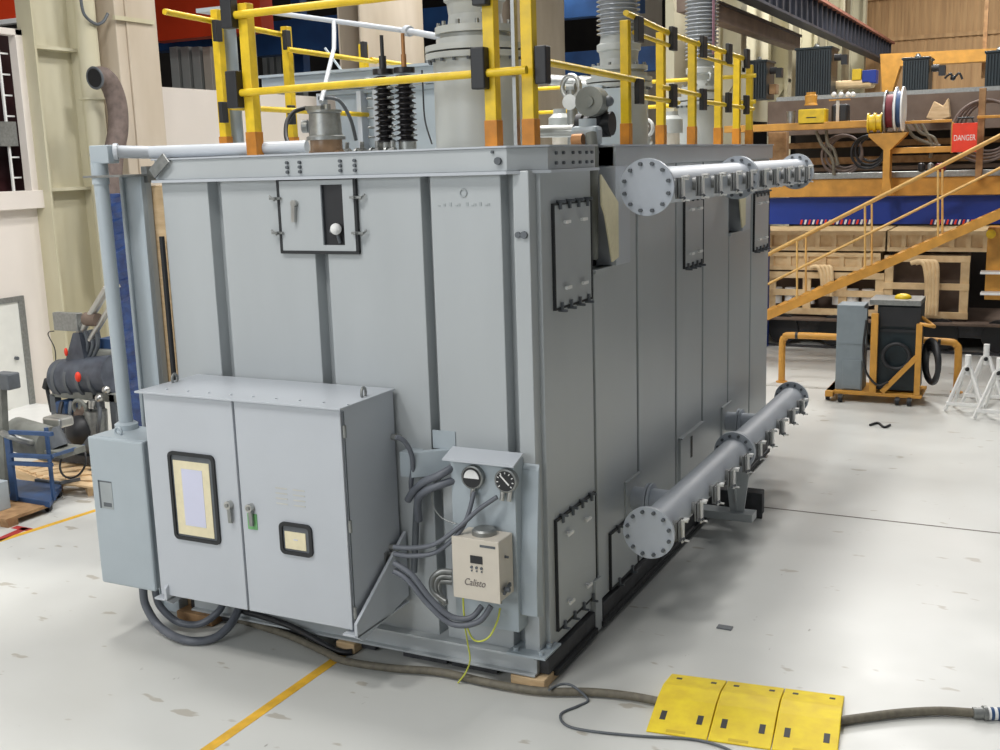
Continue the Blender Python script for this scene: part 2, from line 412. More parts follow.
# emblem and faint raised lettering on the right front panel
MB().torus((-.62, -.004, 4.155), (0, 1, 0), .03, .006, n=20, m=6).build('emblem', FAINT, T)
for k, x in enumerate((-.85, -.8, -.745, -.69, -.665, -.59, -.545, -.52, -.47, -.42, -.395)):
    MB().box(x-.011, x+.011, -.004, 0, 4.05, 4.06+.01*(k % 3)).build('letter', FAINT, T)
# access panels on the side wall
def access(y0, y1, z0, z1, knobs=True, bolts=4, name='access_panel'):
    p = MB().box(0, .02, y0, y1, z0, z1).build(name, GREY, T, bevel=.003)
    e = .018
    MB().box(0, .026, y0-e, y1+e, z1, z1+e).box(0, .026, y0-e, y1+e, z0-e, z0).box(0, .026, y0-e, y0, z0, z1).box(0, .026, y1, y1+e, z0, z1).build('gasket', RUBB, p)
    for k in range(bolts):
        y = y0+(y1-y0)*(k+.5)/bolts
        for z, s in ((z1, 1), (z0, -1)):
            MB().bar((.035, y, z-.035), (.035, y, z+.04), .028, .018, up=(1,0,0)).cyl((0, y, z+.03*s), (.08, y, z+.03*s), .012, n=8).build('clamp', DKG, p)
    if knobs:
        for y in (y0+(y1-y0)*.25, y0+(y1-y0)*.72):
            for z in (z0+(z1-z0)*.18, z0+(z1-z0)*.83):
                MB().cyl((.02, y, z), (.06, y, z), .014, n=8).box(.05, .065, y-.06, y+.05, z-.01, z+.015).build('handle', WHITE, p)
    return p
access(.35, 1.14, 3.19, 4.03); access(.27, 1.15, .4, 1.37)
access(3.92, 4.62, 3.18, 3.93); access(7.08, 7.9, 3.1, 3.85)
access(1.55, 2.3, .3, .84, knobs=False, bolts=2); 
sp = MB().box(0, .03, 3.74, 4.64, .3, 1.26).box(0, .05, 3.74, 4.64, 1.25, 1.27).build('access_panel', GREY, T)
MB().box(.03, .036, 4.12, 4.18, .95, 1.2).build('slot', BLACK, sp)
# cabinet support brackets under the front cabinet
for x in (-1.33, -3.4):
    MB().prism([(-.86, .56), (-.86, .68), (-.03, 1.22), (-.03, .62), (-.78, .5)], 'x', x, x+.03).box(x-.12, x+.03, -.86, -.03, .555, .575).build('support_bracket', CABG, T, bevel=.004)

# ------------------------------------------------------------------ control cabinet
cx0, cx1, cy0, cy1, cz0, cz1 = -3.48, -1.365, -.82, -.03, .59, 2.485
CB = thing('control_cabinet', 'wide light grey two-door control cabinet bolted to the transformer front', 'cabinet', ((cx0+cx1)/2, (cy0+cy1)/2, cz0))
MB().box(cx0, cx1, cy0+.03, cy1, cz0, cz1).build('body', CABG, CB, bevel=.006)
MB().box(cx0-.05, cx1+.02, cy0-.04, cy1, cz1, cz1+.018).build('top_cover', CABG, CB, bevel=.003)
for k in range(9): MB().cyl((cx0+.2+k*.24, cy0+.1, cz1+.018), (cx0+.2+k*.24, cy0+.1, cz1+.028), .01, n=8).build('rivet', CABG, CB)
for x, y in ((-3.46, -.42), (-1.42, -.4)):
    MB().torus((x, y, cz1+.05), (1, .2, 0), .045, .012, n=16, m=6).build('lifting_eye', GALV, CB)
dm = -2.465
def cdoor(x0, x1, wx0, wx1, wz0, wz1, hx):
    d = MB().box(x0, x1, cy0, cy0+.028, cz0+.01, cz1-.008).build('door', CABG, CB, bevel=.006)
    t = .045; yf = cy0
    r = .05
    def rr(a, b, c, dd, rad, n=5):
        pts = []
        for (ux, uz, a0) in ((b-rad, dd-rad, 0), (a+rad, dd-rad, 90), (a+rad, c+rad, 180), (b-rad, c+rad, 270)):
            for k in range(n+1):
                th = math.radians(a0+90*k/n); pts.append((ux+rad*math.cos(th), uz+rad*math.sin(th)))
        return pts
    o_ = rr(wx0, wx1, wz0, wz1, r); i_ = rr(wx0+.03, wx1-.03, wz0+.03, wz1-.03, r*.6); n = len(o_)
    m = MB(); vs = [(p[0], yf-.02, p[1]) for p in o_]+[(p[0], yf-.02, p[1]) for p in i_]+[(p[0], yf, p[1]) for p in o_]+[(p[0], yf, p[1]) for p in i_]
    fs = []
    for k in range(n):
        q = (k+1) % n; fs += [(k, q, n+q, n+k), (k, 2*n+k, 2*n+q, q), (n+k, n+q, 3*n+q, 3*n+k)]
    m.add(vs, fs).build('window_seal', RUBB, d)
    MB().box(wx0+.02, wx1-.02, yf-.004, yf, wz0+.02, wz1-.02).build('glass_pane', DKG, d)
    q = .05
    MB().box(wx0+q, wx1-q-.02, yf-.009, yf-.004, wz0+q, wz1-q-.03).build('masking_tape', TAPE, d)
    if wx1-wx0 > .3:
        MB().box(wx0+q+.09, wx1-q-.1, yf-.012, yf-.009, wz0+q+.09, wz1-q-.1).build('paper', PAPER, d)
    MB().cyl((hx, yf, 1.56), (hx, yf-.05, 1.56), .035, n=16).build('lock', STEEL, d)
    MB().cyl((hx, yf-.05, 1.56), (hx, yf-.06, 1.56), .018, n=12).bar((hx+.005, yf-.03, 1.54), (hx+.01, yf-.03, 1.4), .035, .02, up=(0,1,0)).build('handle', GALV, d)
    if hx > dm: MB().box(hx-.05, hx+.05, yf-.006, yf, 1.36, 1.5).build('green_tag', GREENB, d)
    return d
wa = P(172, 452, Y=cy0); wb = P(219, 545, Y=cy0); wc = P(214, 457, Y=cy0); wd = P(176, 540, Y=cy0)
cdoor(cx0+.01, dm-.012, (wa.x+wd.x)/2-.02, (wb.x+wc.x)/2+.02, 1.17, 1.98, P(231, 510, Y=cy0).x)
sa = P(281, 540, Y=cy0); sb = P(313, 540, Y=cy0)
d2 = cdoor(dm+.012, cx1-.01, sa.x, sb.x, P(297, 555, Y=cy0).z, P(295, 523, Y=cy0).z, P(252, 512, Y=cy0).x)
for x in (sa.x-.02, sa.x+.16):
    for k in range(4): MB().box(x, x+.12, cy0-.003, cy0, 1.62+k*.045, 1.632+k*.045).build('faint_label', FAINT2, d2)
MB().box(cx1, cx1+.006, -.80, -.785, cz0+.02, cz1-.02).build('edge_trim', DKG, CB)
for z in (2.3, 1.5, .75): MB().cyl((cx1+.012, cy0+.02, z-.05), (cx1+.012, cy0+.02, z+.05), .016, n=8).build('hinge', GALV, CB)
for k, (px, py) in enumerate(((390, 547), (390, 554), (390, 563), (390, 571), (392, 437))):
    p = P(px, py, X=cx1); MB().cyl(p, p+Vector((.09, 0, 0)), .026, n=12).cyl(p+Vector((.03, 0, 0)), p+Vector((.05, 0, 0)), .034, n=6).build('cable_gland', STEEL, CB)
MB().box(cx1, cx1+.012, -.3, -.25, .7, 1.1).build('side_slots', GALV, CB)

# ------------------------------------------------------------------ junction box on the left
jx0, jx1, jy0, jy1, jz0, jz1 = -4.34, -3.66, -.7, -.2, .54, 1.985
J = thing('junction_box', 'plain grey junction box left of the control cabinet, pipe entering its top', 'junction box', ((jx0+jx1)/2, (jy0+jy1)/2, jz0))
MB().box(jx0+.02, jx1-.02, jy0+.05, jy1, jz0+.01, jz1-.03).build('body', BOXG, J, bevel=.01)
MB().box(jx0, jx1, jy0, jy0+.05, jz0, jz1).build('door', BOXG, J, bevel=.02)
MB().box(jx0+.01, jx1-.01, jy0+.05, jy1, jz1-.03, jz1).build('top_cover', BOXG, J, bevel=.008)
a = P(98, 480, Y=jy0); b = P(117, 510, Y=jy0)
q = MB().box(a.x, a.x+.17, jy0-.004, jy0, b.z, a.z).build('label_window', FAINT, J)
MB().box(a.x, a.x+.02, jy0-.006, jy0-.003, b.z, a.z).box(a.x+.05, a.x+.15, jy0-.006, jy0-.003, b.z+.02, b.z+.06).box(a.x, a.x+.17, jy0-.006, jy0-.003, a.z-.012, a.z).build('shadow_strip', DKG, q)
MB().torus((jx0+.25, jy0+.15, jz1+.03), (0, 1, 0), .04, .012, n=14, m=6).build('lifting_eye', BOXG, J)
MB().box(jx1-.02, W0+.0, jy1-.02, .05, .9, .95).box(jx1-.02, W0, jy1-.02, .05, 1.7, 1.75).box(jx0+.1, W0, .0, .05, .9, .95).box(jx0+.1, W0, 0, .05, 1.7, 1.75).box(jx0+.2, jx0+.26, jy1, .02, .9, .95).box(jx0+.2, jx0+.26, jy1, .02, 1.7, 1.75).build('mounting_bracket', DKG, J)

# conduit: elbow box, vertical pipe, horizontal pipe
CP = thing('conduit_pipe', 'grey conduit pipe rising from the junction box, then turning along the tank rim', 'pipe', (-4.2, -.3, jz1))
pc = P(100, 173, Y=-.33)
MB().cyl((-4.205, -.33, jz1), (pc.x, -.33, 4.36), .066, n=24).lathe((-4.205, -.33, jz1), (0, 0, 1), [(0, .11), (.05, .11), (.07, .08)]).build('riser', BOXG, CP)
eb = P(90, 163, Y=-.38); ec = P(107, 146, Y=-.38)
MB().box(eb.x, ec.x, -.38, -.24, eb.z-.01, ec.z+.01).cyl((pc.x, -.33, 4.3), (pc.x, -.33, eb.z), .078).build('elbow_box', BOXG, CP, bevel=.012)
MB().ball((eb.x, -.31, (eb.z+ec.z)/2), .05).build('elbow_cap', GALV, CP)
hz = P(108, 152, Y=-.3).z
h2 = P(240, 149, Y=.25)
MB().cyl((ec.x, -.3, hz), (-3.9, -.0, 4.575), .058).cyl((-3.93, -.02, 4.575), (-2.35, .3, 4.575), .058).cyl((ec.x, -.3, hz), (ec.x+.03, -.28, hz), .075).build('horizontal_run', CABG, CP)

# tray plate and channel on the left of the tank
CH = thing('cable_channel', 'tall grey cable channel standing against the tank left side with a top plate', 'channel', (-4.1, .0, .0))
a = P(122, 173, Y=-.05).x; b = P(144, 173, Y=-.05).x
MB().box(a, b, -.05, .03, 0.02, 4.36).box(a-.02, a+.02, -.08, -.05, .02, 4.36).box(b-.05, b, -.1, -.05, .02, 4.36).build('channel', BOXG, CH, bevel=.006)
MB().box(P(92, 170, Y=-.3).x, -3.9, -.42, .1, 4.36, 4.38).build('top_plate', GALV, CH)
MB().bar((P(152, 168, Y=-.1).x, -.1, 4.38), (P(166, 158, Y=-.1).x, -.1, 4.52), .1, .02, up=(0,1,0)).box(-4.0, -3.93, -.05, .1, 4.3, 4.45).build('strap', GALV, CH)
tp0 = P(148, 200, Y=.25); tp1 = P(160, 200, Y=.25)
tag(MB().box(-4.0, -3.84, .04, .14, 0.0, 4.27).build('timber_post', WOOD, bevel=.005), 'tall pale timber plank standing upright at the tank left corner', 'plank')
a = P(158, 233, Y=.1); b = P(171, 375, Y=.1)
tag(MB().box(-3.86, -3.825, -.04, -.005, 0.0, 3.8).build('black_rod', BLACK), 'thin black rod upright between the timber plank and the tank', 'rod')
# blue tarpaulin wrapped crate behind the channel
m = MB(); t0 = P(101, 194, Y=1.6); rings = 70; cols = 22; vs = []
for k in range(rings+1):
    for j in range(cols):
        u = j/cols*4; q = int(u); f = u-q
        bx, by = ((f, 0), (1, f), (1-f, 1), (0, 1-f))[q]
        jt = .012*math.sin(k*1.9+j*2.7)+.015*math.sin(k*.7-j*1.3)+random.uniform(-.012, .012)
        vs.append((t0.x+.1+1.3*bx+jt*(bx-.5)*2, 1.6+1.0*by+jt*(1 if by > .5 else -1), max(0, t0.z*k/rings+(.03*math.sin(j*1.7) if 0 < k < rings else 0))))
m.add(vs, [(k*cols+j, k*cols+(j+1) % cols, (k+1)*cols+(j+1) % cols, (k+1)*cols+j) for k in range(rings) for j in range(cols)]+[tuple(reversed(range(cols))), tuple(range(rings*cols, rings*cols+cols))])
tag(m.build('tarpaulin_stack', TARP), 'tall stack wrapped in blue tarpaulin behind the grey cable channel', 'wrapped stack')

# ------------------------------------------------------------------ gauge panel, monitor, ducts
GP = thing('gauge_panel', 'grey instrument plate with sloping hood and two round gauges', 'gauge panel', (-.45, -.1, .45))
a = P(455, 500, Y=-.16).x; b = P(521, 520, Y=-.12).x
MB().box(-.745, -.15, -.17, -.0, .52, 2.0).build('mounting_plate', BOXG, GP, bevel=.005)
MB().prism([(-.29, 1.985), (-.29, 2.0), (-.1, 2.06), (-.1, 2.045)], 'x', -.755, -.1).build('hood', CABG, GP)
for (px, py, dark) in ((473, 477, False), (506.5, 480.5, True)):
    p = P(px, py, Y=-.2)
    gz = MB().lathe((p.x, -.17, p.z), (0, -1, 0), [(0, .1), (.05, .1), (.055, .09)]).build('gauge', GALV, GP)
    MB().cyl((p.x, -.215, p.z), (p.x, -.228, p.z), .085, n=28).build('dial', BLACK, gz)
    if dark:
        MB().bar((p.x+.035, -.231, p.z-.03), (p.x-.045, -.231, p.z+.05), .012, .004, up=(0,1,0)).build('needle', WHITE, gz)
        for k in range(9):
            t = math.radians(-40+k*32.5); c, s = math.cos(t), math.sin(t)
            MB().bar((p.x+.062*c, -.2305, p.z+.062*s), (p.x+.078*c, -.2305, p.z+.078*s), .008, .003, up=(0,1,0)).build('tick', WHITE, gz)
    else:
        poly = [(p.x+.07*math.cos(t*pi/12), p.z-.005+.075*math.sin(t*pi/12)) for t in range(13)]
        MB().prism(poly, 'y', -.232, -.226).build('scale_plate', WHITE, gz)
    for dx in ((-.035, .03) if dark else (0,)):
        MB().cyl((p.x+dx, -.2, p.z-.09), (p.x+dx-.01, -.21, p.z-.17), .02, n=10).build('connector', STEEL, gz)
# corner foot gusset by post
MB().prism([(0.0, .62), (-.12, .66), (-.12, .95), (-.03, 1.9), (0, 1.95)], 'x', -.2, .0).build('angled_cover', BOXG, GP, bevel=.006)
M = thing('gas_monitor', 'beige steel monitor box with small display hanging below the gauges', 'monitor box', (-.36, -.4, .89))
mx0, mx1, my0, my1, mz0, mz1 = -.6, -.17, -.46, -.18, .885, 1.4
MB().box(mx0+.01, mx1-.01, my0+.02, my1, mz0, mz1).build('body', BEIGE, M, bevel=.01)
MB().box(mx0, mx1, my0, my0+.02, mz0-.005, mz1+.005).build('door', BEIGE, M, bevel=.004)
MB().box(mx0+.17, mx0+.28, my0-.006, my0, 1.2, 1.265).build('display', BLACK, M)
for k in range(3): MB().cyl((mx0+.18+k*.045, my0, 1.165), (mx0+.18+k*.045, my0-.01, 1.165), .012, n=8).cyl((mx0+.18+k*.045, my0, 1.135), (mx0+.18+k*.045, my0-.008, 1.135), .007, n=8).build('button', DKG, M)
MB().box(mx0+.26, mx0+.4, my0-.003, my0, 1.345, 1.365).build('label_strip', DKG, M)
text('lettering', 'Calisto', DTXT, M, (mx0+.2, my0-.002, 1.03), (1, 0, 0), (0, 0, 1), .085, width=.19, shear=.3)
MB().lathe((mx0+.22, -.3, mz1), (0, 0, 1), [(0, .1), (.035, .1), (.05, .085), (.05, .05)]).build('lid_ring', GALV, M)
MB().cyl((mx1-.01, -.33, 1.24), (mx1+.02, -.33, 1.24), .012, n=8).build('hinge_pin', DKG, M)
MB().bar((mx1+.015, -.3, 1.0), (mx1+.015, -.42, .96), .02, .03).cyl((mx1, -.38, .98), (mx1+.05, -.38, .98), .02, n=8).build('latch', DKG, M)
for x in (-.5, -.38, -.3, -.24): MB().cyl((x, -.34, mz0), (x, -.34, mz0-.05), .024, n=10).build('cable_gland', GALV, M)
DU = thing('duct_cover', 'light grey angled duct cover left of the gauge hood', 'duct cover', (-1.1, -.1, 1.75))
MB().prism([(-1.25, 1.76), (-1.1, 1.76), (-1.1, 1.98), (-1.25, 1.98)], 'y', -.16, 0.0).build('box', BOXG, DU, bevel=.006)
MB().prism([(-1.1, -.22), (-.82, .0), (-.86, .05), (-1.14, -.17)], 'z', 1.78, 2.0).build('slanted_face', BOXG, DU, bevel=.004)
MB().box(-1.0, -.78, -.01, 0.0, 2.0, 2.16).build('back_plate', BOXG, DU)
def cable(name, pts, r, m, label, cat, group=None, sub=6):
    return tag(MB().tube(pts, r, sub=sub).build(name, m), label, cat, group)
def pp(lst, r0=0): return [P(x, y, Y=Y) for x, y, Y in lst]
cable('flexible_conduit', pp([(396, 437, -.35), (404, 441, -.3), (411, 453, -.24), (413, 468, -.2), (411, 482, -.18), (412, 495, -.15)]), .022, CABLE, 'short grey conduit bending down from the cabinet upper side', 'conduit')
cable('flexible_conduit', pp([(394, 547, -.5), (412, 548, -.5), (435, 544, -.48), (458, 528, -.4), (478, 510, -.3), (497, 497, -.25)]), .02, CABLE, 'upper grey cable from the cabinet side glands to the right gauge', 'conduit')
cable('flexible_conduit', pp([(394, 554, -.5), (412, 556, -.5), (436, 552, -.46), (458, 534, -.4), (468, 515, -.3), (474, 492, -.22)]), .02, CABLE, 'grey cable from the cabinet side to the left gauge with the white scale', 'conduit')
cable('flexible_conduit', pp([(394, 563, -.5), (412, 575, -.5), (430, 598, -.48), (450, 616, -.45), (470, 618, -.4), (482, 606, -.34)]), .026, CABLE, 'grey cable sagging from the cabinet side to the monitor underside, upper of the pair', 'conduit')
cable('flexible_conduit', pp([(394, 571, -.5), (408, 580, -.5), (428, 604, -.48), (452, 624, -.45), (478, 622, -.4), (491, 606, -.34)]), .026, CABLE, 'grey cable sagging from the cabinet side to the monitor underside, lower of the pair', 'conduit')
cable('rigid_conduit', pp([(408, 500, -.2), (413, 492, -.22), (424, 482, -.24), (440, 475, -.22), (453, 467, -.14)]), .034, CABLE, 'dark bent conduit entering the gauge plate edge, higher one', 'conduit')
cable('rigid_conduit', pp([(419, 520, -.14), (418, 500, -.22), (426, 491, -.25), (440, 485, -.22), (455, 480, -.14)]), .034, CABLE, 'light bent conduit entering the gauge plate edge, lower one', 'conduit')
cable('rigid_conduit', pp([(418, 490, -.12), (416, 520, -.1), (415, 550, -.1), (414, 572, -.1)]), .03, DKG, 'straight dark conduit running down the rib beside the cabinet', 'conduit', sub=1)
for k, rr_ in enumerate((0, 5, 10)):
    cable('flexible_conduit', pp([(452, 572+rr_, -.16), (440, 572+rr_, -.2), (432+rr_*.7, 580+rr_, -.24), (434+rr_*.8, 592+rr_*.6, -.28), (446, 602+rr_*.3, -.3)]), .026, GALV, ('outermost', 'middle', 'innermost')[k]+' of three grey conduit loops left of the beige monitor', 'conduit')
cable('grey_wire', pp([(432, 490, -.2), (433, 505, -.2), (442, 518, -.2), (456, 524, -.2)]), .006, GALV, 'thin grey wire looping between lower conduit and gauge plate', 'wire')
cable('earth_wire', pp([(463, 595, -.42), (465, 620, -.4), (474, 640, -.38), (488, 638, -.35), (497, 622, -.3), (500, 608, -.25)]), .008, EARTH, 'yellow green earth wire looping under the beige monitor', 'wire')
cable('earth_wire', pp([(464, 622, -.36), (468, 645, -.32), (470, 660, -.3), (466, 672, -.28)])+[P(458, 683, Z=.01)], .007, EARTH, 'yellow green earth wire hanging down to the floor', 'wire')

# ------------------------------------------------------------------ cooling headers with valves
def header(zc, label, name='header_pipe', skip=0.0):
    xh = .5; y0, y1 = 1.245, 7.35; yn = 4.3
    Hd = thing(name, label, 'pipe', (xh, (y0+y1)/2, zc-.25))
    MB().cyl((xh, y0+.03, zc), (xh, yn, zc), .165, n=36).cyl((xh, yn+.03, zc), (xh, y1, zc), .165, n=36).build('pipe', HDR, Hd)
    for y, R in ((y0, .245), (yn-.03, .235), (yn+.012, .235), (y1, .235)):
        fl = MB().cyl((xh, y, zc), (xh, y+.035, zc), R, n=48).build('flange', HDR, Hd, bevel=.004)
        for k in range(12):
            t = 2*pi*k/12+.26
            bx, bz = xh+(R-.04)*math.cos(t), zc+(R-.04)*math.sin(t)
            MB().cyl((bx, y-.028, bz), (bx, y+.06, bz), .018, n=6).build('bolt', DKG, fl)
    for k in range(10):
        y = 1.5+k*.61
        if abs(y-yn) < .12: y += .16
        v = MB().cyl((xh+.1, y, zc), (xh+.2, y, zc), .06, n=16).box(xh+.2, xh+.215, y-.08, y+.08, zc-.11, zc+.07).box(xh+.225, xh+.24, y-.08, y+.08, zc-.11, zc+.07).build('valve', VLV, Hd)
        MB().box(xh+.24, xh+.255, y-.03, y+.03, zc-.14, zc+.09).box(xh+.24, xh+.3, y-.035, y+.035, zc+.075, zc+.09).cyl((xh+.25, y, zc-.12), (xh+.3, y+.02, zc-.13), .01, n=6).cyl((xh+.25, y+.02, zc+.06), (xh+.29, y+.02, zc+.06), .014, n=6).build('locking_plate', WHITE, v)
        MB().cyl((xh+.25, y-.09, zc-.1), (xh+.25, y+.0, zc-.1), .01, n=6).cyl((xh+.21, y, zc-.07), (xh+.26, y, zc-.12), .02, n=6).build('valve_stem', DKG, v)
    for y in (2.2, 5.75):
        MB().cyl((0, y, zc), (xh-.1, y, zc), .12, n=24).cyl((.16, y, zc), (.185, y, zc), .17, n=28).cyl((.195, y, zc), (.22, y, zc), .17, n=28).build('branch_pipe', HDR, Hd)
        MB().box(0, .02, y-.22, y+.22, zc-.2, zc+.22).box(0, .03, y-.22, y+.22, zc+.215, zc+.225).build('wall_pad', GREY, Hd)
    return Hd
header(4.14, 'upper grey header pipe with flanges and ten valves along the tank side rim')
LH = header(1.02, 'lower grey header pipe with flanges and ten valves near the floor')
MB().prism([(.34, .9), (.66, .9), (.58, .25), (.42, .25)], 'y', 4.42, 4.45).prism([(4.2, .88), (4.7, .88), (4.5, .25), (4.42, .25)], 'x', .49, .51).box(.05, .7, 4.34, 4.56, .17, .26).build('support_leg', GREY, LH)
tag(MB().box(.1, .62, 5.05, 5.3, 0, .3).box(.1, .66, 5.02, 5.05, 0, .32).build('jacking_block', SKID, bevel=.01), 'dark steel block on the floor under the lower header pipe', 'steel block')
# beige boards leaning in the notches
for i, (y, l) in enumerate(((1.27, 'beige board leaning in the dark notch beside the first rim section'), (5.92, 'small beige board in the far notch below the upper header'))):
    tag(MB().prism([(y-.06, 4.26), (y+.36, 4.0), (y+.36, 3.5), (y+.2, 3.47), (y+.13, 3.65), (y+.03, 3.9), (y-.05, 4.0)], 'x', .08, .1).build('board', TAPE, bevel=.004), l, 'board')
cable('black_cable', [(-.09, 1.45, 4.62), (-.06, 1.42, 4.45), (-.06, 1.4, 4.1), (-.06, 1.38, 3.5)], .05, MACHG, 'thick dark hose dropping into the notch between rim sections', 'hose')

# ================================================================== TOP OF THE TANK
def rail_run(label, posts, direction, zlow=4.46, htop=1.42, group='yellow guard rails on the tank roof', w=.085, rails=(5.14, 5.62), fixed=None):
    """posts: list of (x, y, top z)"""
    c = posts[len(posts)//2]
    R = thing('guard_rail', label, 'guard rail', (c[0], c[1], zlow), group)
    for (x, y, zt_) in posts:
        p = MB().box(x-w/2, x+w/2, y-w/2, y+w/2, zlow+.2, zt_).build('post', YEL, R, bevel=.006)
        MB().box(x-w/2-.006, x+w/2+.006, y-w/2-.006, y+w/2+.006, zlow, zlow+.26).build('socket', YELD, p, bevel=.004)
    return R
def clamp(R, x, y, z, ax='x'):
    if ax == 'x': MB().box(x-.06, x+.06, y-.075, y-.03, z-.13, z+.13).build('clamp', BLACK, R, bevel=.008)
    else: MB().box(x+.03, x+.09, y-.02, y+.1, z-.16, z+.14).build('clamp', BLACK, R, bevel=.008)
# front run
FR = rail_run('yellow tube guard rail along the front edge of the tank roof', [(-2.8, .14, 5.82), (-.4, .14, 6.4), (-.1, .2, 6.3)], 'x', w=.1)
MB().cyl((-2.88, .06, 5.06), (-.06, .06, 5.085), .032).cyl((-2.9, .06, 5.72), (-.3, .06, 5.74), .034).build('rail', YEL, FR)
for x, z in ((-2.9, 5.78), (-2.9, 5.1), (-.45, 5.13), (-.42, 5.76)): MB().box(x-.07, x+.05, .0, .1, z-.17, z+.15).build('clamp', BLACK, FR, bevel=.01)
for z in (5.15, 5.85): MB().box(-.04, .06, .16, .26, z-.17, z+.12).build('clamp', BLACK, FR, bevel=.01)
MB().box(-.215, -.185, .12, .18, 4.46, 6.0).build('angle_iron', GALV, FR)
# right side run
SR = rail_run('yellow tube guard rail along the right edge of the tank roof', [(-.12, 2.45, 5.68), (-.12, 3.52, 5.66), (-.12, 4.64, 5.64), (-.12, 5.74, 5.62), (-.12, 6.62, 5.62)], 'y', w=.085)
MB().cyl((-.06, .3, 5.17), (-.06, 2.75, 5.13), .03).cyl((-.06, 2.3, 5.73), (-.06, 3.55, 5.66), .028).cyl((-.06, 3.4, 5.66), (-.06, 4.9, 5.62), .028).cyl((-.06, 4.7, 5.64), (-.06, 6.8, 5.6), .028).build('rail', YEL, SR)
MB().cyl((-.05, 2.5, 5.57), (-.05, 3.8, 5.52), .022).cyl((-.05, 4.7, 5.5), (-.05, 6.1, 5.48), .022).cyl((-.05, 2.6, 4.98), (-.05, 3.9, 4.96), .026).cyl((-.05, 3.3, 5.1), (-.05, 4.9, 5.06), .026).cyl((-.05, 4.8, 5.0), (-.05, 7.2, 4.98), .026).build('rail', YEL, SR)
for y, _, _ in ((2.45, 0, 0), (3.52, 0, 0), (4.64, 0, 0), (5.74, 0, 0), (6.62, 0, 0)):
    for z in (5.6, 5.02): MB().box(-.05, .0, y+.04, y+.2, z-.12, z+.12).build('clamp', BLACK, SR, bevel=.006)
# left side run
LR = rail_run('yellow tube guard rail along the left edge of the tank roof', [(-3.78, .92, 5.93), (-3.78, 2.02, 5.87), (-3.78, 3.5, 5.8)], 'y', w=.085)
MB().cyl((-3.78, .2, 5.84), (-3.78, 2.0, 5.78), .028).cyl((-3.68, 1.9, 5.62), (-3.68, 3.6, 5.6), .028).cyl((-3.68, 3.5, 5.62), (-3.68, 5.6, 5.58), .028).cyl((-3.68, .9, 5.0), (-3.68, 3.6, 4.98), .028).build('rail', YEL, LR)
for y in (.92, 2.02, 3.5):
    for z in (5.72, 4.95): MB().box(-3.74, -3.69, y-.13, y-.04, z-.1, z+.1).build('clamp', BLACK, LR, bevel=.006)
# back run
BR = rail_run('yellow guard rail across the far end of the tank roof', [(-3.6, 7.8, 5.6), (-1.9, 7.8, 5.6), (-.25, 7.8, 5.6)], 'x', w=.085)
MB().cyl((-3.7, 7.75, 5.45), (-.15, 7.75, 5.45), .028).cyl((-3.7, 7.75, 5.1), (-.15, 7.75, 5.1), .028).build('rail', YEL, BR)
# grey column standing next to left front post
gp = P(224, 12, Y=1.0)
V = thing('grey_column', 'round grey pipe column with flat top plate behind the left yellow post', 'pipe', (P(232, 140, Y=1.1).x, 1.1, 4.46))
x_ = P(233, 100, Y=1.1).x
MB().cyl((x_, 1.1, 4.46), (x_, 1.1, P(220, 14, Y=1.1).z), .08).build('tube', BOXG, V)
MB().box(x_-.3, x_+.16, 1.0, 1.25, P(220, 12, Y=1.1).z, P(220, 10, Y=1.1).z+.02).build('top_plate', BOXG, V)
MB().box(x_+.14, x_+.22, 1.15, 1.25, 4.46, 5.75).build('angle_bar', GALV, V)
# turrets and bushings
def turret(x, y, r, ztop, rf, label, bush_r, zc0, full=True):
    t = thing('turret', label, 'turret', (x, y, 4.44))
    MB().cyl((x, y, 4.46), (x, y, ztop-.06), r, n=40).build('barrel', TURG, t)
    fl = MB().cyl((x, y, ztop-.1), (x, y, ztop-.05), rf, n=48).cyl((x, y, ztop-.035), (x, y, ztop+.015), rf, n=48).build('flange', TURG, t, bevel=.004)
    for k in range(20):
        a_ = 2*pi*k/20; MB().cyl((x+(rf-.035)*math.cos(a_), y+(rf-.035)*math.sin(a_), ztop-.125), (x+(rf-.035)*math.cos(a_), y+(rf-.035)*math.sin(a_), ztop-.1), .016, n=6).build('bolt', DKG, fl)
    return t
T1 = turret(-.98, 1.0, .385, 5.38, .45, 'largest nearest grey turret with wide bolted flange', 0, 0)
T2 = turret(-.93, 4.45, .33, 5.28, .38, 'middle grey turret behind the first side rail post', 0, 0)
T3 = turret(-.72, 7.0, .30, 5.15, .34, 'farthest grey turret near the end of the tank roof', 0, 0)
MB().box(-1.28, -.98, 4.02, 4.1, 4.46, 5.2).box(-1.3, -.72, 4.0, 4.04, 4.46, 5.16).build('side_box', BOXG, T2)
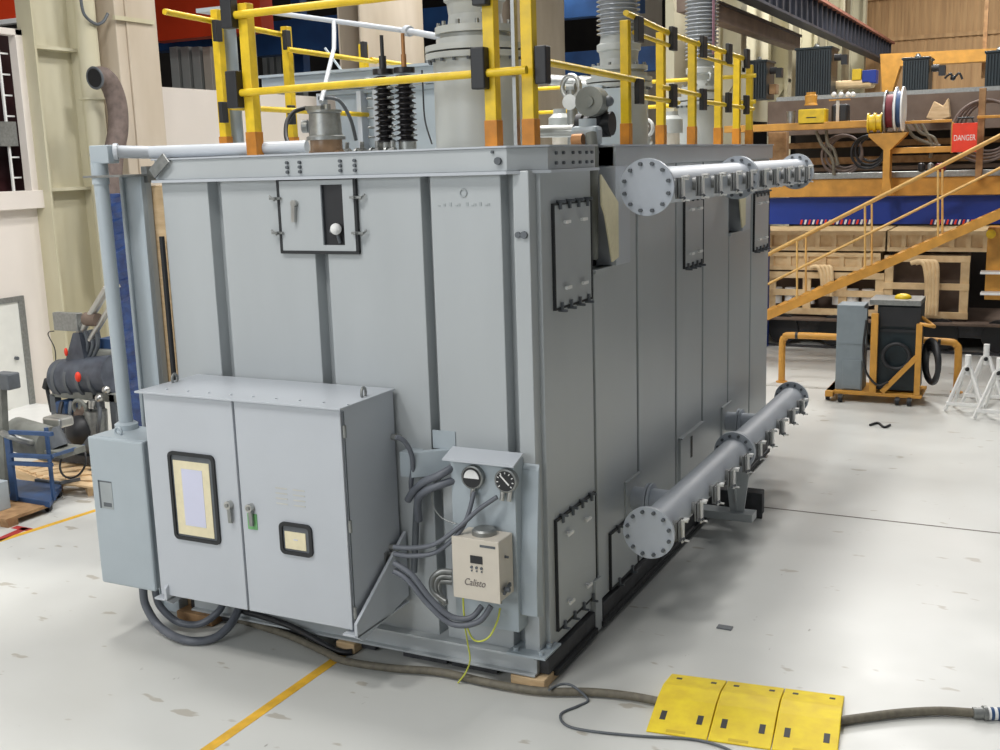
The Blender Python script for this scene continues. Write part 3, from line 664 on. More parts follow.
def bushing(x, y, z0, rb, rs, top, label, nshed, s=1.0, pink=False):
    B = thing('bushing', label, 'bushing', (x, y, z0))
    f = MB().lathe((x, y, z0), (0, 0, 1), [(0, rb*1.35), (.06*s, rb*1.35), (.06*s, rb*1.2), (.1*s, rb*1.2), (.1*s, rb*1.38), (.16*s, rb*1.38)]).build('base_flange', TURG, B)
    for k in range(12):
        a_ = 2*pi*k/12; MB().cyl((x+rb*1.25*math.cos(a_), y+rb*1.25*math.sin(a_), z0+.16*s), (x+rb*1.25*math.cos(a_), y+rb*1.25*math.sin(a_), z0+.2*s), .018, n=6).build('bolt', GALV, f)
    n0 = z0+.16*s
    MB().lathe((x, y, n0), (0, 0, 1), [(0, rb*.95), (.1*s, rb*.9), (.2*s, rb*.95), (.22*s, rb*1.05), (.3*s, rb*1.05), (.33*s, rb*.9), (.42*s, rb*.85)]).torus((x+rb*.7, y-rb*.75, n0+.15*s), (.7, .7, 0), .05, .014, n=14, m=6).build('collar', TURG, B)
    prof = []; zz = .42*s; st = (top-(n0+.42*s))/nshed
    for k in range(nshed):
        prof += [(zz, rs*.84), (zz+st*.3, rs*.85), (zz+st*.45, rs), (zz+st*.6, rs), (zz+st*.9, rs*.85)]; zz += st
    MB().lathe((x, y, n0), (0, 0, 1), prof, n=36).build('insulator', PORC, B)
    if pink:
        MB().bar((x+rs*.86, y-rs*.56, n0+.5*s), (x+rs*.86, y-rs*.56, top), .035, .008, up=(.8,-.6,0)).build('pink_strip', mat('pink_film', srgb(170,128,142), .4), B)
    return B
bushing(-.98, 1.0, 5.395, .26, .25, 8.2, 'grey porcelain bushing on the nearest big turret, cut by the frame', 26, 1.0)
bushing(-.93, 4.45, 5.295, .24, .25, 8.2, 'ribbed grey bushing on the middle turret', 48, .8)
bushing(-.70, 7.0, 5.165, .2, .225, 8.2, 'ribbed grey bushing with pinkish strip on the farthest turret', 52, .8, True)
# two black surge arresters
for i, px in enumerate((385, 406)):
    x = P(px, 110, Y=1.3).x; z0 = 4.46
    A = thing('surge_arrester', ('left', 'right')[i]+(' black ribbed insulator with dark top pin beside the copper-topped one', ' black ribbed insulator with copper top pin next to the turret')[i], 'insulator', (x, 1.3, z0), 'black ribbed insulators')
    MB().cyl((x, 1.3, z0), (x, 1.3, z0+.16), .085).build('base', GALV, A)
    prof = []
    for k in range(13): zz = .14+k*.049; prof += [(zz, .06), (zz+.012, .1), (zz+.02, .1), (zz+.036, .065)]
    MB().lathe((x, 1.3, z0), (0, 0, 1), prof, n=20).build('sheds', BLKP, A)
    MB().cyl((x, 1.3, z0+.78), (x, 1.3, z0+.83), .1).build('top_cap', BLKP, A)
    MB().cyl((x, 1.3, z0+.83), (x, 1.3, z0+.95), .035 if i == 0 else .025).cyl((x, 1.3, z0+.9), (x, 1.3, z0+1.14), .018).build('terminal_pin', BLACK if i == 0 else COPPER, A)
    for k in range(7): MB().cyl((x-.09, 1.24, z0+.2+k*.09), (x-.14, 1.2, z0+.2+k*.09), .012, n=6).cyl((x+.09, 1.24, z0+.2+k*.09), (x+.14, 1.2, z0+.2+k*.09), .012, n=6).build('clip', GALV, A)
# gas relay pot
px_ = P(325, 120, Y=.75); RP = thing('relay_pot', 'galvanised can on an amber base with a cable loop, behind the front rail', 'relay', (px_.x, .75, 4.46))
x = px_.x
MB().cyl((x, .75, 4.52), (x, .75, 4.66), .15).build('amber_base', AMBER, RP)
MB().lathe((x, .75, 4.64), (0, 0, 1), [(0, .18), (.03, .18), (.04, .155), (.24, .145), (.25, .16), (.27, .16)]).build('can', GALV, RP)
MB().box(x-.15, x+.02, .66, .8, 4.91, 4.95).cyl((x+.07, .7, 4.91), (x+.07, .7, 4.96), .03).build('cap', GALV, RP)
MB().cyl((x-.16, .7, 4.77), (x-.21, .68, 4.77), .06).build('side_cover', GALV, RP)
MB().cyl((x-.17, .74, 4.46), (x+.17, .74, 4.46), .09).build('pipe_stub', AMBER, RP)
cable('black_cable', pp([(306, 108, .7), (294, 112, .6), (287, 122, .5), (286, 136, .4), (291, 150, .3)]), .02, BLACK, 'black cable arching from the galvanised relay can down to the rim', 'cable')
cable('grey_cable', pp([(318, 68+30, .9), (338, 100, 1.0), (350, 118, 1.1), (356, 140, 1.2)]), .018, DKG, 'dark grey cable curving behind the relay can', 'cable')
cable('black_cable', pp([(422, 70, 1.3), (423, 90, 1.3), (425, 120, 1.25), (432, 144, 1.2)]), .008, BLACK, 'thin black wire hanging between the insulators and the big turret', 'cable')
# thin white pipes above
L1 = P(268, 12, Y=2.0); L2 = P(408, 31, Y=1.5); L3 = P(445, 38, Y=1.1)
WP = thing('overhead_pipe', 'thin light grey pipe crossing above the roof with a branch down to the relay', 'pipe', (L2.x, 1.5, 4.5))
MB().cyl(L1, L2, .025).cyl(L2, L3, .03).build('run', CABG, WP)
MB().lathe(L2-(L3-L2).normalized()*.04, (L3-L2), [(0, .05), (.08, .05)]).build('coupling', CABG, WP)
q0 = P(334, 22, Y=1.7); q1 = P(334, 48, Y=1.5); q2 = P(321, 102, Y=.8)
MB().tube([q0, q1, q1+(q2-q1)*.3, q2], .022, sub=1).build('branch', CABG, WP)
# conservator / cover block behind
a = P(262, 85, Y=3.2); b = P(440, 70, Y=3.2)
CV = thing('conservator_beam', 'long grey beam and box structure behind the insulators on the roof', 'beam', ((a.x+b.x)/2, 3.3, 4.46))
MB().box(a.x, b.x+.5, 3.2, 3.35, P(350, 88, Y=3.2).z, P(350, 72, Y=3.2).z).box(a.x, b.x+.5, 3.12, 3.4, P(350, 72, Y=3.2).z, P(350, 72, Y=3.2).z+.03).build('beam', BOXG, CV)
c0 = P(332, 95, Y=3.3).x; c1 = P(440, 95, Y=3.3).x
MB().box(c0, c1+.3, 3.36, 4.6, 4.46, P(380, 92, Y=3.3).z).box(c0-.1, c1+.3, 3.28, 4.7, P(380, 92, Y=3.3).z, P(380, 92, Y=3.3).z+.05).build('box', BOXG, CV)
for px in (316, 356, 372):
    xx = P(px, 110, Y=3.2).x; MB().box(xx, xx+.06, 3.22, 3.36, 4.46, 5.25).build('stiffener', CABG, CV)
MB().bar(P(345, 75, Y=3.3), P(325, 48, Y=3.3), .025, .02).build('brace', BOXG, CV)
fx = P(375, 148, Y=1.2).x
FP = thing('pipe_fittings', 'row of small flanged pipe fittings on the roof left of the insulators', 'pipe fitting', (fx, 1.15, 4.46))
for k in range(4):
    xx = fx-.38+k*.17
    MB().cyl((xx, 1.15, 4.5), (xx+.13, 1.15, 4.53), .035, n=14).cyl((xx+.03, 1.15, 4.5), (xx+.05, 1.15, 4.5), .065, n=14).cyl((xx+.09, 1.15, 4.52), (xx+.1, 1.15, 4.62), .02, n=8).build('fitting', GALV, FP)
MB().ball((fx+.95, 1.0, 4.53), .05).cyl((fx+.75, 1.0, 4.5), (fx+.95, 1.0, 4.52), .03).build('end_ball', STEEL, FP)
# actuator, white pipe and valve in the notch
AC = thing('valve_actuator', 'dark valve with round grey handwheel head rising behind the rim gap', 'valve', (-.35, 1.75, 4.46))
p = P(596, 102, Y=1.9)
MB().cyl((p.x, 1.9, p.z), (p.x, 1.72, p.z), .135, n=28).cyl((p.x, 1.72, p.z), (p.x, 1.70, p.z), .05, n=16).build('handwheel', MACHG, AC)
for sx in (-.14, .14): MB().ball((p.x+sx, 1.86, p.z+.0), .05).build('lug', DKG, AC)
MB().lathe((p.x, 1.95, p.z-.32), (0, 0, 1), [(0, .12), (.08, .12), (.1, .09), (.25, .09), (.3, .11)]).build('stem_housing', BLACK, AC)
MB().lathe((p.x-.14, 1.95, p.z-.2), (1, 0, 0), [(-.06, .11), (0, .11), (.0, .08), (.22, .08), (.22, .11), (.28, .11)]).build('body', BLACK, AC)
e0 = P(586, 128, Y=1.6)
EL = thing('elbow_pipe', 'grey pipe elbow with silver section turning down into the rim gap', 'pipe', (e0.x, 1.6, 4.4))
MB().cyl(P(520, 132, Y=1.6), P(574, 131, Y=1.6), .055).build('silver_section', STEEL, EL)
MB().box(e0.x-.12, e0.x+.14, 1.5, 1.68, P(586, 146, Y=1.6).z, P(586, 126, Y=1.6).z).cyl((e0.x+.02, 1.59, 4.75), (e0.x+.02, 1.59, 4.42), .08).build('elbow', BOXG, EL, bevel=.04)
MB().cyl((e0.x+.02, 1.5, 4.5), (e0.x+.02, 1.5, 4.3), .05).build('drop_pipe', GALV, EL)
q = P(578, 140, Y=1.45)
MB().cyl((q.x-.05, 1.45, q.z), (q.x+.05, 1.45, q.z), .055).build('copper_ring', COPPER, EL)
# glass-like hoses and fittings in the clutter behind
def clutter(name, px, py, Y, r, m, lab, cat):
    p = P(px, py, Y=Y)
    T_ = thing(name, lab, cat, (p.x, Y, 4.46))
    MB().torus(p, (.3, 1, 0), r, r*.22, n=24).build('ring', m, T_)
    MB().cyl((p.x, Y+.03, 4.46), (p.x, Y+.03, p.z), r*.5).cyl((p.x-.05, Y, p.z), (p.x+.05, Y, p.z), r*.35).build('stem', GALV, T_)
    MB().cyl((p.x, Y-.05, p.z-.16), (p.x, Y+.05, p.z-.16), r*.7).build('flange', STEEL, T_)
clutter('round_valve', 571, 87, 3.4, .12, STEEL, 'shiny round valve ring left of the grey handwheel', 'valve')
clutter('round_valve', 646, 128, 5.2, .1, WHITE, 'white ringed valve behind the second side rail post', 'valve')
MB_ = MB().cyl(P(550, 80, Y=4.6), P(600, 82, Y=4.6), .06).cyl(P(580, 84, Y=4.6), P(604, 86, Y=4.6), .1)
SPp = thing('silver_pipe', 'silver horizontal pipe beyond the corner post', 'pipe', (P(575, 82, Y=4.6).x, 4.6, 4.46)); MB_.build('run', STEEL, SPp)
MB().cyl((P(580, 90, Y=4.6).x, 4.6, 4.46), (P(580, 90, Y=4.6).x, 4.6, P(575, 82, Y=4.6).z), .04).build('support', GALV, SPp)
for i, (px, Y_, h_) in enumerate(((560, 5.0, .55), (672, 6.2, .5))):
    x = P(px, 130, Y=Y_).x
    K = thing('roof_equipment', ('grey capped fitting standing left of the handwheel', 'small grey tank with beige foot behind the third side rail post')[i], 'fitting', (x, Y_, 4.46))
    MB().cyl((x, Y_, 4.46), (x, Y_, 4.46+h_*.45), .1).build('foot', BEIGE, K)
    MB().lathe((x, Y_, 4.46+h_*.45), (0, 0, 1), [(0, .14), (h_*.35, .14), (h_*.45, .08), (h_*.55, .08)]).build('drum', TURG, K)

# ================================================================== FLOOR OBJECTS
# blocks under the tank corner
tag(MB().box(-.28, .04, -.1, .2, 0, .09).build('timber_block', WOOD, bevel=.008), 'pale timber block under the tank front right corner', 'timber')
tag(MB().box(-2.05, -1.85, -.14, .3, 0.004, .1).build('timber_block', WOOD, bevel=.008), 'short timber block under the tank front, above the yellow line', 'timber')
tag(MB().box(-3.95, -3.5, -.16, .3, 0, .1).build('timber_block', WOODD, bevel=.008), 'brown timber block under the tank front left corner', 'timber')
# hoses
cable('hose', [P(x, y, Z=.045) for x, y in ((215, 612), (250, 623), (290, 636), (325, 652), (345, 661), (390, 668), (440, 672), (490, 683), (540, 691), (590, 692), (630, 696), (662, 702))], .035, HOSE, 'long olive hose lying on the floor along the tank front', 'hose')
cable('hose', [P(x, y, Z=.04) for x, y in ((832, 722), (860, 718), (900, 713), (940, 711), (975, 713))], .035, HOSE, 'olive hose leaving the yellow ramps to the right', 'hose')
e0 = P(973, 713, Z=.045); e1 = P(1006, 714, Z=.045)
HC = thing('hose_coupling', 'silver and blue hose coupling at the right end of the hose', 'coupling', (e0.x, e0.y, 0.0))
MB().cyl(e0, e0+(e1-e0)*.3, .045).cyl(e0+(e1-e0)*.3, e0+(e1-e0)*.42, .06).cyl(e0+(e1-e0)*.8, e1, .05).build('fitting', GALV, HC)
for k in range(4): MB().cyl(e0+(e1-e0)*(.42+.1*k), e0+(e1-e0)*(.52+.1*k), .05).build('sleeve', (WHITE, CBLUE)[k % 2], HC)
cable('floor_cable', [P(x, y, Z=.09) for x, y in ((549, 690), (556, 686), (566, 684), (576, 688))]+[P(x, y, Z=.012) for x, y in ((588, 700), (578, 706), (561, 714), (566, 725), (590, 731), (640, 736), (690, 739), (720, 746), (740, 756))], .011, DKG, 'thin dark cable snaking over the floor in front of the yellow ramps', 'cable')
cable('power_cable', [P(143, 588, Y=-.5), P(146, 606, Y=-.52), P(160, 627, Z=.09), P(185, 640, Z=.05), P(212, 639, Z=.05), P(230, 625, Z=.14), P(240, 606, Y=-.1)], .04, CABLE, 'outer thick cable looping from the junction box under the cabinet', 'cable')
cable('power_cable', pp([(155, 590, -.4), (160, 606, -.4), (178, 622, -.36), (200, 624, -.3), (218, 612, -.2), (224, 600, -.1)]), .035, CABLE, 'inner thick cable looping from the junction box under the cabinet', 'cable')
cable('black_cable', [P(240, 610, Y=-.1), P(290, 626, Y=-.15), P(335, 650, Y=-.2), P(352, 652, Y=-.15)], .03, BLACK, 'black cable under the control cabinet running right', 'cable')
# cable ramps
ang = math.radians(6.5)
def ramp_shape(o):
    prof = [(0, 0), (0, .012), (.44, .085), (.66, .09), (1.02, .012), (1.02, 0)]
    return prof
def make_ramp(loc, label):
    t = thing('cable_ramp', label, 'cable ramp', loc, 'yellow cable ramps')
    t.rotation_euler = (0, 0, ang)
    ORG[t.name] = Vector((0, 0, 0))
    prof = ramp_shape(0); wv = .47
    m = MB().prism(prof, 'x', 0, wv); m.build('ramp_body', RAMPY, t, bevel=.008)
    def zat(y):
        for (a, b), (c, d) in zip(prof[1:], prof[2:]):
            if a <= y <= c: return b+(d-b)*(y-a)/(c-a)
    for x in (.07, .36):
        for y0, y1 in ((.16, .27), (.86, .91)):
            MB().add([(x, y0, zat(y0)+.002), (x+.045, y0, zat(y0)+.002), (x+.045, y1, zat(y1)+.002), (x, y1, zat(y1)+.002), (x, y0, zat(y0)-.01), (x+.045, y0, zat(y0)-.01), (x+.045, y1, zat(y1)-.01), (x, y1, zat(y1)-.01)], [(0,1,2,3),(0,4,5,1),(1,5,6,2),(2,6,7,3),(3,7,4,0)]).build('slot', BLACK, t)
    MB().prism([(.02, .0155), (.03, .02), (.05, .023), (.05, .019)], 'x', .15, .3).build('moulded_mark', RMARK, t)
    return t
r0 = P(646, 732, Z=0)
ramp = make_ramp(Vector((r0.x, r0.y, .0)), 'left of the three yellow cable ramps, nearest the transformer')
for k in (1, 2):
    dup(ramp, Vector((r0.x+.478*k*math.cos(ang), r0.y+.478*k*math.sin(ang), 0)), ('middle of the three yellow cable ramps', 'right of the three yellow cable ramps, hose leaving it')[k-1])
tag(MB().tube([P(x, y, Z=.02) for x, y in ((870, 425), (878, 423), (884, 427), (890, 425))], .02).build('black_rag', BLACK), 'small black scrap lying on the floor in front of the cart', 'rag')
tag(MB().box(1.02, 1.16, 1.68, 1.76, 0, .012).build('tape_scrap', DKG), 'small grey scrap lying on the floor behind the yellow ramps', 'scrap')

# ================================================================== RIGHT BACKGROUND
# welding cart
CY = 12.1
C1 = thing('welding_cart', 'orange framed welding cart with grey box and black power source on castors', 'cart', (1.0, 12.3, 0))
def X_(px, py=350, Y=CY): return P(px, py, Y=Y).x
def Z_(py, px=880, Y=CY): return P(px, py, Y=Y).z
zb = Z_(392); zt_ = Z_(305)
MB().box(X_(828), X_(924), 12.0, 12.9, zb-.06, zb).box(X_(828), X_(836), 11.9, 12.9, zb-.1, zb).build('base_frame', ORNG, C1, bevel=.008)
MB().box(X_(836), X_(863), 12.1, 12.6, zb, Z_(306)).box(X_(843), X_(862), 12.08, 12.1, zb+.02, zb+.55).build('grey_box', CARTG, C1, bevel=.01)
MB().box(X_(838), X_(866), 12.09, 12.1, Z_(345), Z_(309)).build('box_lid', CARTG, C1)
MB().box(X_(876), X_(919), 12.15, 12.8, Z_(390), Z_(304)).build('power_source', NAVY, C1, bevel=.01)
MB().box(X_(868), X_(919), 12.1, 12.85, Z_(305), Z_(300)).build('top_shelf', GALV, C1)
MB().box(X_(879), X_(919), 12.12, 12.15, Z_(332), Z_(329)).box(X_(879), X_(919), 12.11, 12.15, Z_(326), Z_(307)).build('front_panel', BLACK, C1)
MB().box(X_(871), X_(878), 12.0, 12.08, zb, Z_(313)).box(X_(916), X_(922), 12.0, 12.08, zb, Z_(322)).bar((X_(884), 12.02, Z_(391)), (X_(918), 12.02, Z_(354)), .09, .05, up=(0,1,0)).build('upright', ORNG, C1, bevel=.006)
MB().tube([(X_(919), 12.05, Z_(322)), (X_(932), 12.05, Z_(324)), (X_(930), 12.4, Z_(326)), (X_(918), 12.4, Z_(318))], .03).build('push_handle', ORNG, C1)
MB().torus((X_(897), 12.03, Z_(355)), (0, 1, 0), .22, .035).build('cable_coil', BLACK, C1)
for k in range(4): MB().torus((X_(931), 12.25+.05*k, Z_(360+2*k)), (1, .45, 0), .36-.02*k, .05).build('cable_coil', BLACK, C1)
MB().ball((X_(899), 12.4, Z_(299)), .12, sq=(1.2, 1, .6)).build('yellow_cap', YEL, C1)
MB().tube([(X_(866), 12.05, Z_(320)), (X_(864), 12.02, Z_(350)), (X_(868), 12.0, Z_(372)), (X_(880), 11.98, Z_(384)), (X_(890), 11.98, Z_(380))], .02).build('lead', BLACK, C1)
for (px, y) in ((829, 12.1), (843, 11.95), (900, 12.0), (912, 12.0), (905, 12.8)):
    x = X_(px); c = MB().cyl((x-.03, y, .075), (x+.03, y, .075), .075, n=20).build('castor', BLACK, C1); MB().box(x-.04, x+.04, y-.02, y+.04, .08, zb-.06).build('fork', GALV, c)
# yellow hoop barriers
for i, (a, b) in enumerate(((782, 858), (892, 958))):
    Y = 13.4; x0 = P(a, 360, Y=Y).x; x1 = P(b, 360, Y=Y).x; h = .93
    B_ = thing('barrier_hoop', ('left yellow tube barrier hoop beside the tank corner', 'right yellow tube barrier hoop behind the cart handle')[i], 'barrier', ((x0+x1)/2, Y, 0), 'yellow floor barriers')
    MB().tube([(x0, Y, 0), (x0, Y, h-.18), (x0+.05, Y, h-.05), (x0+.18, Y, h), (x1-.18, Y, h), (x1-.05, Y, h-.05), (x1, Y, h-.18), (x1, Y, 0)], .065, n=16, sub=4).build('hoop', ORNG, B_)
    for xx in (x0+.3, x1-.3): MB().cyl((xx-.05, Y, h), (xx+.0, Y, h), .068, n=16).build('black_band', BLACK, B_)
    for xx in (x0, x1): MB().cyl((xx, Y, 0), (xx, Y, .02), .11).build('foot_plate', ORNG, B_)
# white axle stands
def stand(x, y, s, label):
    t = thing('axle_stand', label, 'stand', (x, y, 0), 'white tripod stands')
    for k, (dx, dy) in enumerate(((-.3, -.18), (.3, -.18), (-.2, .25), (.2, .25))):
        MB().bar((x+dx*s, y+dy*s, .02), (x+dx*.15*s, y+dy*.15*s, .72*s), .045, .045).build('leg', WHITE, t)
    MB().cyl((x, y, .6*s), (x, y, .92*s), .05).cyl((x-.03, y-.05, .72*s), (x-.03, y-.09, .72*s), .03).build('column', WHITE, t)
    MB().cyl((x, y-.06, .7*s), (x, y-.09, .7*s), .035).build('pin', BLACK, t)
    MB().box(x-.28*s, x+.28*s, y-.2*s, y-.16*s, .13, .18).build('cross_bar', WHITE, t)
stand(2.72, 12.7, 1.12, 'white steel stand furthest back beside the barrier hoop')
stand(2.48, 11.9, 1.05, 'white steel stand at the left of the stand cluster')
stand(2.98, 11.5, 1.1, 'white steel stand nearest, at the right picture edge')
# rail wagon bed and dark pit
a = P(760, 349, Z=0); 
wy0 = 17.6
zc0 = P(870, 316, Y=18).z-.06
WB = thing('rail_wagon', 'low dark flat rail wagon carrying the timber crates', 'wagon', (.5, 18.8, 0))
MB().box(-6, 9, wy0, 20.4, .6, zc0).build('deck', BRNG, WB)
MB().box(-6, 9, wy0+.3, 20.2, .3, .6).build('chassis', SKID, WB)
for k in range(9):
    x = -4.2+k*1.15; MB().cyl((x, wy0+.25, .36), (x, wy0+.4, .36), .35).build('wheel', BLACK, WB)
struct(MB().box(-9, 12, wy0-.1, wy0+.1, 0, .03).build('trim_7', SKID))
# crates
def crate(x0, x1, z0, z1, y0, y1, label, n, openf=False):
    c = thing('timber_crate', label, 'crate', ((x0+x1)/2, (y0+y1)/2, z0), 'timber crates on the wagon')
    if not openf:
        MB().box(x0, x1, y0+.04, y1, z0+.02, z1).build('panels', WOODL, c)
        for k in range(n+1):
            x = x0+(x1-x0)*k/n; MB().box(x-.05, x+.05, y0-.02, y0+.04, z0, z1).build('batten', WOODL, c)
        MB().box(x0-.05, x1+.05, y0-.03, y0+.04, z1-.09, z1).box(x0-.05, x1+.05, y0-.03, y0+.04, z0, z0+.09).build('edge_rails', WOODL, c)
    else:
        MB().box(x0, x1, y0+.5, y1, z0+.02, z1).build('dark_interior', BRNG, c)  # block standing in for the darkness inside the open frame
        for k in range(n+1):
            x = x0+(x1-x0)*k/n; MB().box(x-.09, x+.09, y0, y0+.08, z0, z1).build('upright', WOODL, c)
        for zz in (z0, (z0+z1)/2-.06, z1-.14): MB().box(x0-.1, x1+.1, y0-.04, y0+.05, zz, zz+.14).build('slat', WOODL, c)
    return c
def zc(py, px=870, Y=18): return P(px, py, Y=Y).z
def xc(px, Y=18): return P(px, 270, Y=Y).x
crate(xc(738), xc(884), zc(251), zc(231), 18, 19.8, 'upper left timber crate with battens under the blue beam', 9)
crate(xc(887), xc(984), zc(251)+.0, zc(231), 18, 19.8, 'upper right timber crate with battens, ending in a diagonal brace', 6)
crate(xc(738), xc(878), zc(271), zc(253), 18, 19.8, 'second-row left timber crate below the upper left one', 8)
crate(xc(738), xc(880), zc(316), zc(273), 18, 19.8, 'lowest left open timber frame with white drums', 4, True)
crate(xc(889), xc(965), zc(316), zc(255), 18, 19.8, 'lowest right open timber frame with coiled bundle', 1, True)
for i, px in enumerate((775, 790, 808, 838, 852, 868)):
    x = xc(px); tag(MB().cyl((x, 18.15, zc(306)), (x, 18.15, zc(290)), .14).build('drum', WHITE), ('white drum in the open timber frame, '+('leftmost', 'second from left', 'third from left', 'fourth from left', 'fifth from left', 'rightmost')[i]), 'drum', 'white drums in the timber frame')
for i, (px, py0, py1) in enumerate(((822, 268, 296), (926, 262, 312))):
    x = xc(px); B_ = thing('strapped_bundle', ('arched bundle of timber laths at the left open frame', 'large arched bundle of timber laths at the right open frame')[i], 'bundle', (x, 17.8, zc(py1)))
    w_ = .22+.08*i
    for k in range(4): MB().tube([(x-w_+.1*k, 17.85, zc(py0)), (x-.05+.09*k, 17.8, zc(py0)+.02), (x+.05+.07*k, 17.78, (zc(py0)*.6+zc(py1)*.4)), (x+.05+.07*k, 17.8, zc(py1))], .05, n=8).build('lath', WOODL, B_)
# blue girder with striped edge, orange girder, grey rail
def hbeam(name, py0, py1, Y, dep, m, label, cat, px=885, xa=-2.6, xb=9):
    return tag(MB().box(xa, xb, Y, Y+dep, P(px, py1, Y=Y).z, P(px, py0, Y=Y).z).build(name, m, bevel=.01), label, cat)
BG = thing('blue_girder', 'deep blue horizontal girder with red and white striped lower edge above the crates', 'girder', (1.5, 17.4, P(885, 223, Y=17.2).z))
MB().box(-2.6, 9, 17.2, 17.5, P(885, 224, Y=17.2).z, P(885, 197, Y=17.2).z).build('web', BLUEB, BG)
for x in (-2.3, 7.5): MB().box(x-.15, x+.15, 17.25, 17.5, 0, P(885, 224, Y=17.2).z).build('support_post', BLUEB, BG)
for (pa, pb) in ((800, 872), (930, 974)):
    n = 18 if pa == 800 else 11; zz = P((pa+pb)/2, 221, Y=17.19).z
    for k in range(n):
        x = P(pa+(pb-pa)*k/n, 222, Y=17.19).x; dx = (P(pb, 222, Y=17.19).x-P(pa, 222, Y=17.19).x)/n
        MB().prism([(x, zz-.07), (x+dx*.5, zz-.07), (x+dx*.8, zz+.03), (x+dx*.3, zz+.03)], 'y', 17.17, 17.2).build('stripe', (REDS, WHITE)[k % 2], BG)
hbeam('orange_girder', 178, 196, 17.0, .3, ORNG, 'orange horizontal girder just above the blue one', 'girder')
hbeam('grey_rail', 172, 178, 16.95, .4, GALV, 'grey flat rail on top of the orange girder', 'rail')
hbeam('mezzanine_girder', 96, 132, 19.0, .4, BRNG, 'deep brown grey deck girder carrying the dark transformers', 'girder')
tag(MB().box(-2.4, 9, 19, 24, P(885, 96, Y=19).z, P(885, 94, Y=19).z+.05).build('deck_plate', GALV), 'grey deck plate on the brown girder under the dark transformers', 'deck')
for i, (a_, b_, c_) in enumerate(((140, 146, 'upper'), (156, 163, 'middle'), (166, 170, 'lower'))):
    hbeam('cross_beam', a_, b_, 20.5, .25, WOODD if i != 2 else BRNG, c_+' brown cross beam behind the hanging hoses', 'beam')
tag(MB().box(-2.6, 9, 22.2, 22.4, 0, P(885, 132, Y=22.2).z).build('store_screen', DARKW), 'dark panel closing the store behind crates and hoses', 'panel')
# yellow walkway with its equipment
def bgb(name, m, r, Y, dep, label, cat, bev=.01, group=None):
    return tag(pbox(MB(), *r, Y, dep).build(name, m, bevel=bev), label, cat, group)
bgb('walkway_beam', ORNG, (724, 123, 870, 130), 16.6, .5, 'yellow walkway beam carrying the motor box', 'beam')
bgb('cable_tray', ORNG, (888, 147, 951, 153), 16.6, .2, 'orange beam left of the danger sign', 'beam')
bgb('orange_hand_rail', ORNG, (905, 120, 952, 123), 16.7, .05, 'thin orange rail above the beam by the danger sign', 'rail')
bgb('orange_hand_rail', ORNG, (977, 115, 1010, 118), 16.7, .05, 'thin orange rail right of the brown post', 'rail')
MBX = thing('motor_box', 'yellow drive box with small motor standing on the walkway beam', 'motor', (P(810, 125, Y=16.6).x, 16.8, P(810, 124, Y=16.6).z))
pbox(MB(), 798, 109, 825, 125, 16.6, .4).build('housing', YEL, MBX, bevel=.02)
pbox(MB(), 806, 117, 816, 118, 16.59, .01).build('slot', BLACK, MBX)
a = P(811, 99, Y=16.8); MB().lathe((a.x, 16.8, a.z-.13), (0, 0, 1), [(0, .14), (.05, .12), (.2, .13), (.22, .1), (.27, .1)]).build('motor', ORNG, MBX)
a = P(791, 118, Y=16.8); tag(MB().lathe((a.x, 16.8, a.z-.14), (0, 0, 1), [(0, .1), (.02, .09), (.25, .09), (.28, .1)]).build('small_drum', GALV), 'small grey drum left of the yellow drive box', 'drum')
LT = thing('lamp_cluster', 'bracket with four round white lamps above a dark apparatus', 'lamps', (P(838, 122, Y=16.8).x, 16.8, P(838, 124, Y=16.8).z))
for k, px in enumerate((834, 841, 848, 853)): MB().ball(P(px, 94.5, Y=16.8), .055).build('lamp', WHITE, LT)
pbox(MB(), 829, 99, 850, 100.5, 16.8, .05).build('bracket', ORNG, LT); pbox(MB(), 836, 100, 839, 124, 16.8, .05).build('stem', BEIGE, LT)
pbox(MB(), 831, 104, 848, 123, 16.85, .3).build('apparatus', BLACK, LT, bevel=.05)
# reels and pedestal
RP_ = thing('reel_pedestal', 'orange funnel shaped pedestal carrying the cable reels', 'stand', (P(887, 190, Y=16.5).x, 16.5, P(887, 195, Y=16.5).z))
a = P(887, 133, Y=16.5); zl = P(887, 195, Y=16.5).z
MB().prism([(P(869, 133, Y=16.5).x, a.z), (P(908, 133, Y=16.5).x, a.z), (P(906, 136, Y=16.5).x, a.z-.06), (P(891, 147, Y=16.5).x, P(890, 150, Y=16.5).z), (P(890, 178, Y=16.5).x, P(890, 178, Y=16.5).z), (P(893, 196, Y=16.5).x, zl), (P(881, 196, Y=16.5).x, zl), (P(883, 178, Y=16.5).x, P(884, 178, Y=16.5).z), (P(884, 147, Y=16.5).x, P(884, 150, Y=16.5).z), (P(869, 136, Y=16.5).x, a.z-.06)], 'y', 16.4, 16.75).build('pedestal', ORNG, RP_, bevel=.01)
def reel(px, w, r, m1, m2, label, py):
    c = P(px, py, Y=16.55); z = a.z+r+.02
    t = thing('cable_reel', label, 'cable reel', (c.x, 16.55, a.z))
    MB().cyl((c.x-w/2, 16.55, z), (c.x+w/2, 16.55, z), r*.8, n=28).build('winding', m1, t)
    for s in (-1, 1): MB().cyl((c.x+s*w/2-.015, 16.55, z), (c.x+s*w/2+.015, 16.55, z), r, n=32).build('rim', m2, t)
reel(872, .12, .2, YEL, YEL, 'small yellow wound reel, leftmost on the orange pedestal', 115)
reel(879, .12, .2, YEL, YEL, 'small yellow wound reel between the other yellow reel and the red reel', 115)
reel(891, .18, .42, REEL, GALV, 'large dark red cable reel on the orange pedestal', 110)
reel(900, .13, .45, CBLUE, WHITE, 'large reel with white rims and blue winding, rightmost on the pedestal', 110)
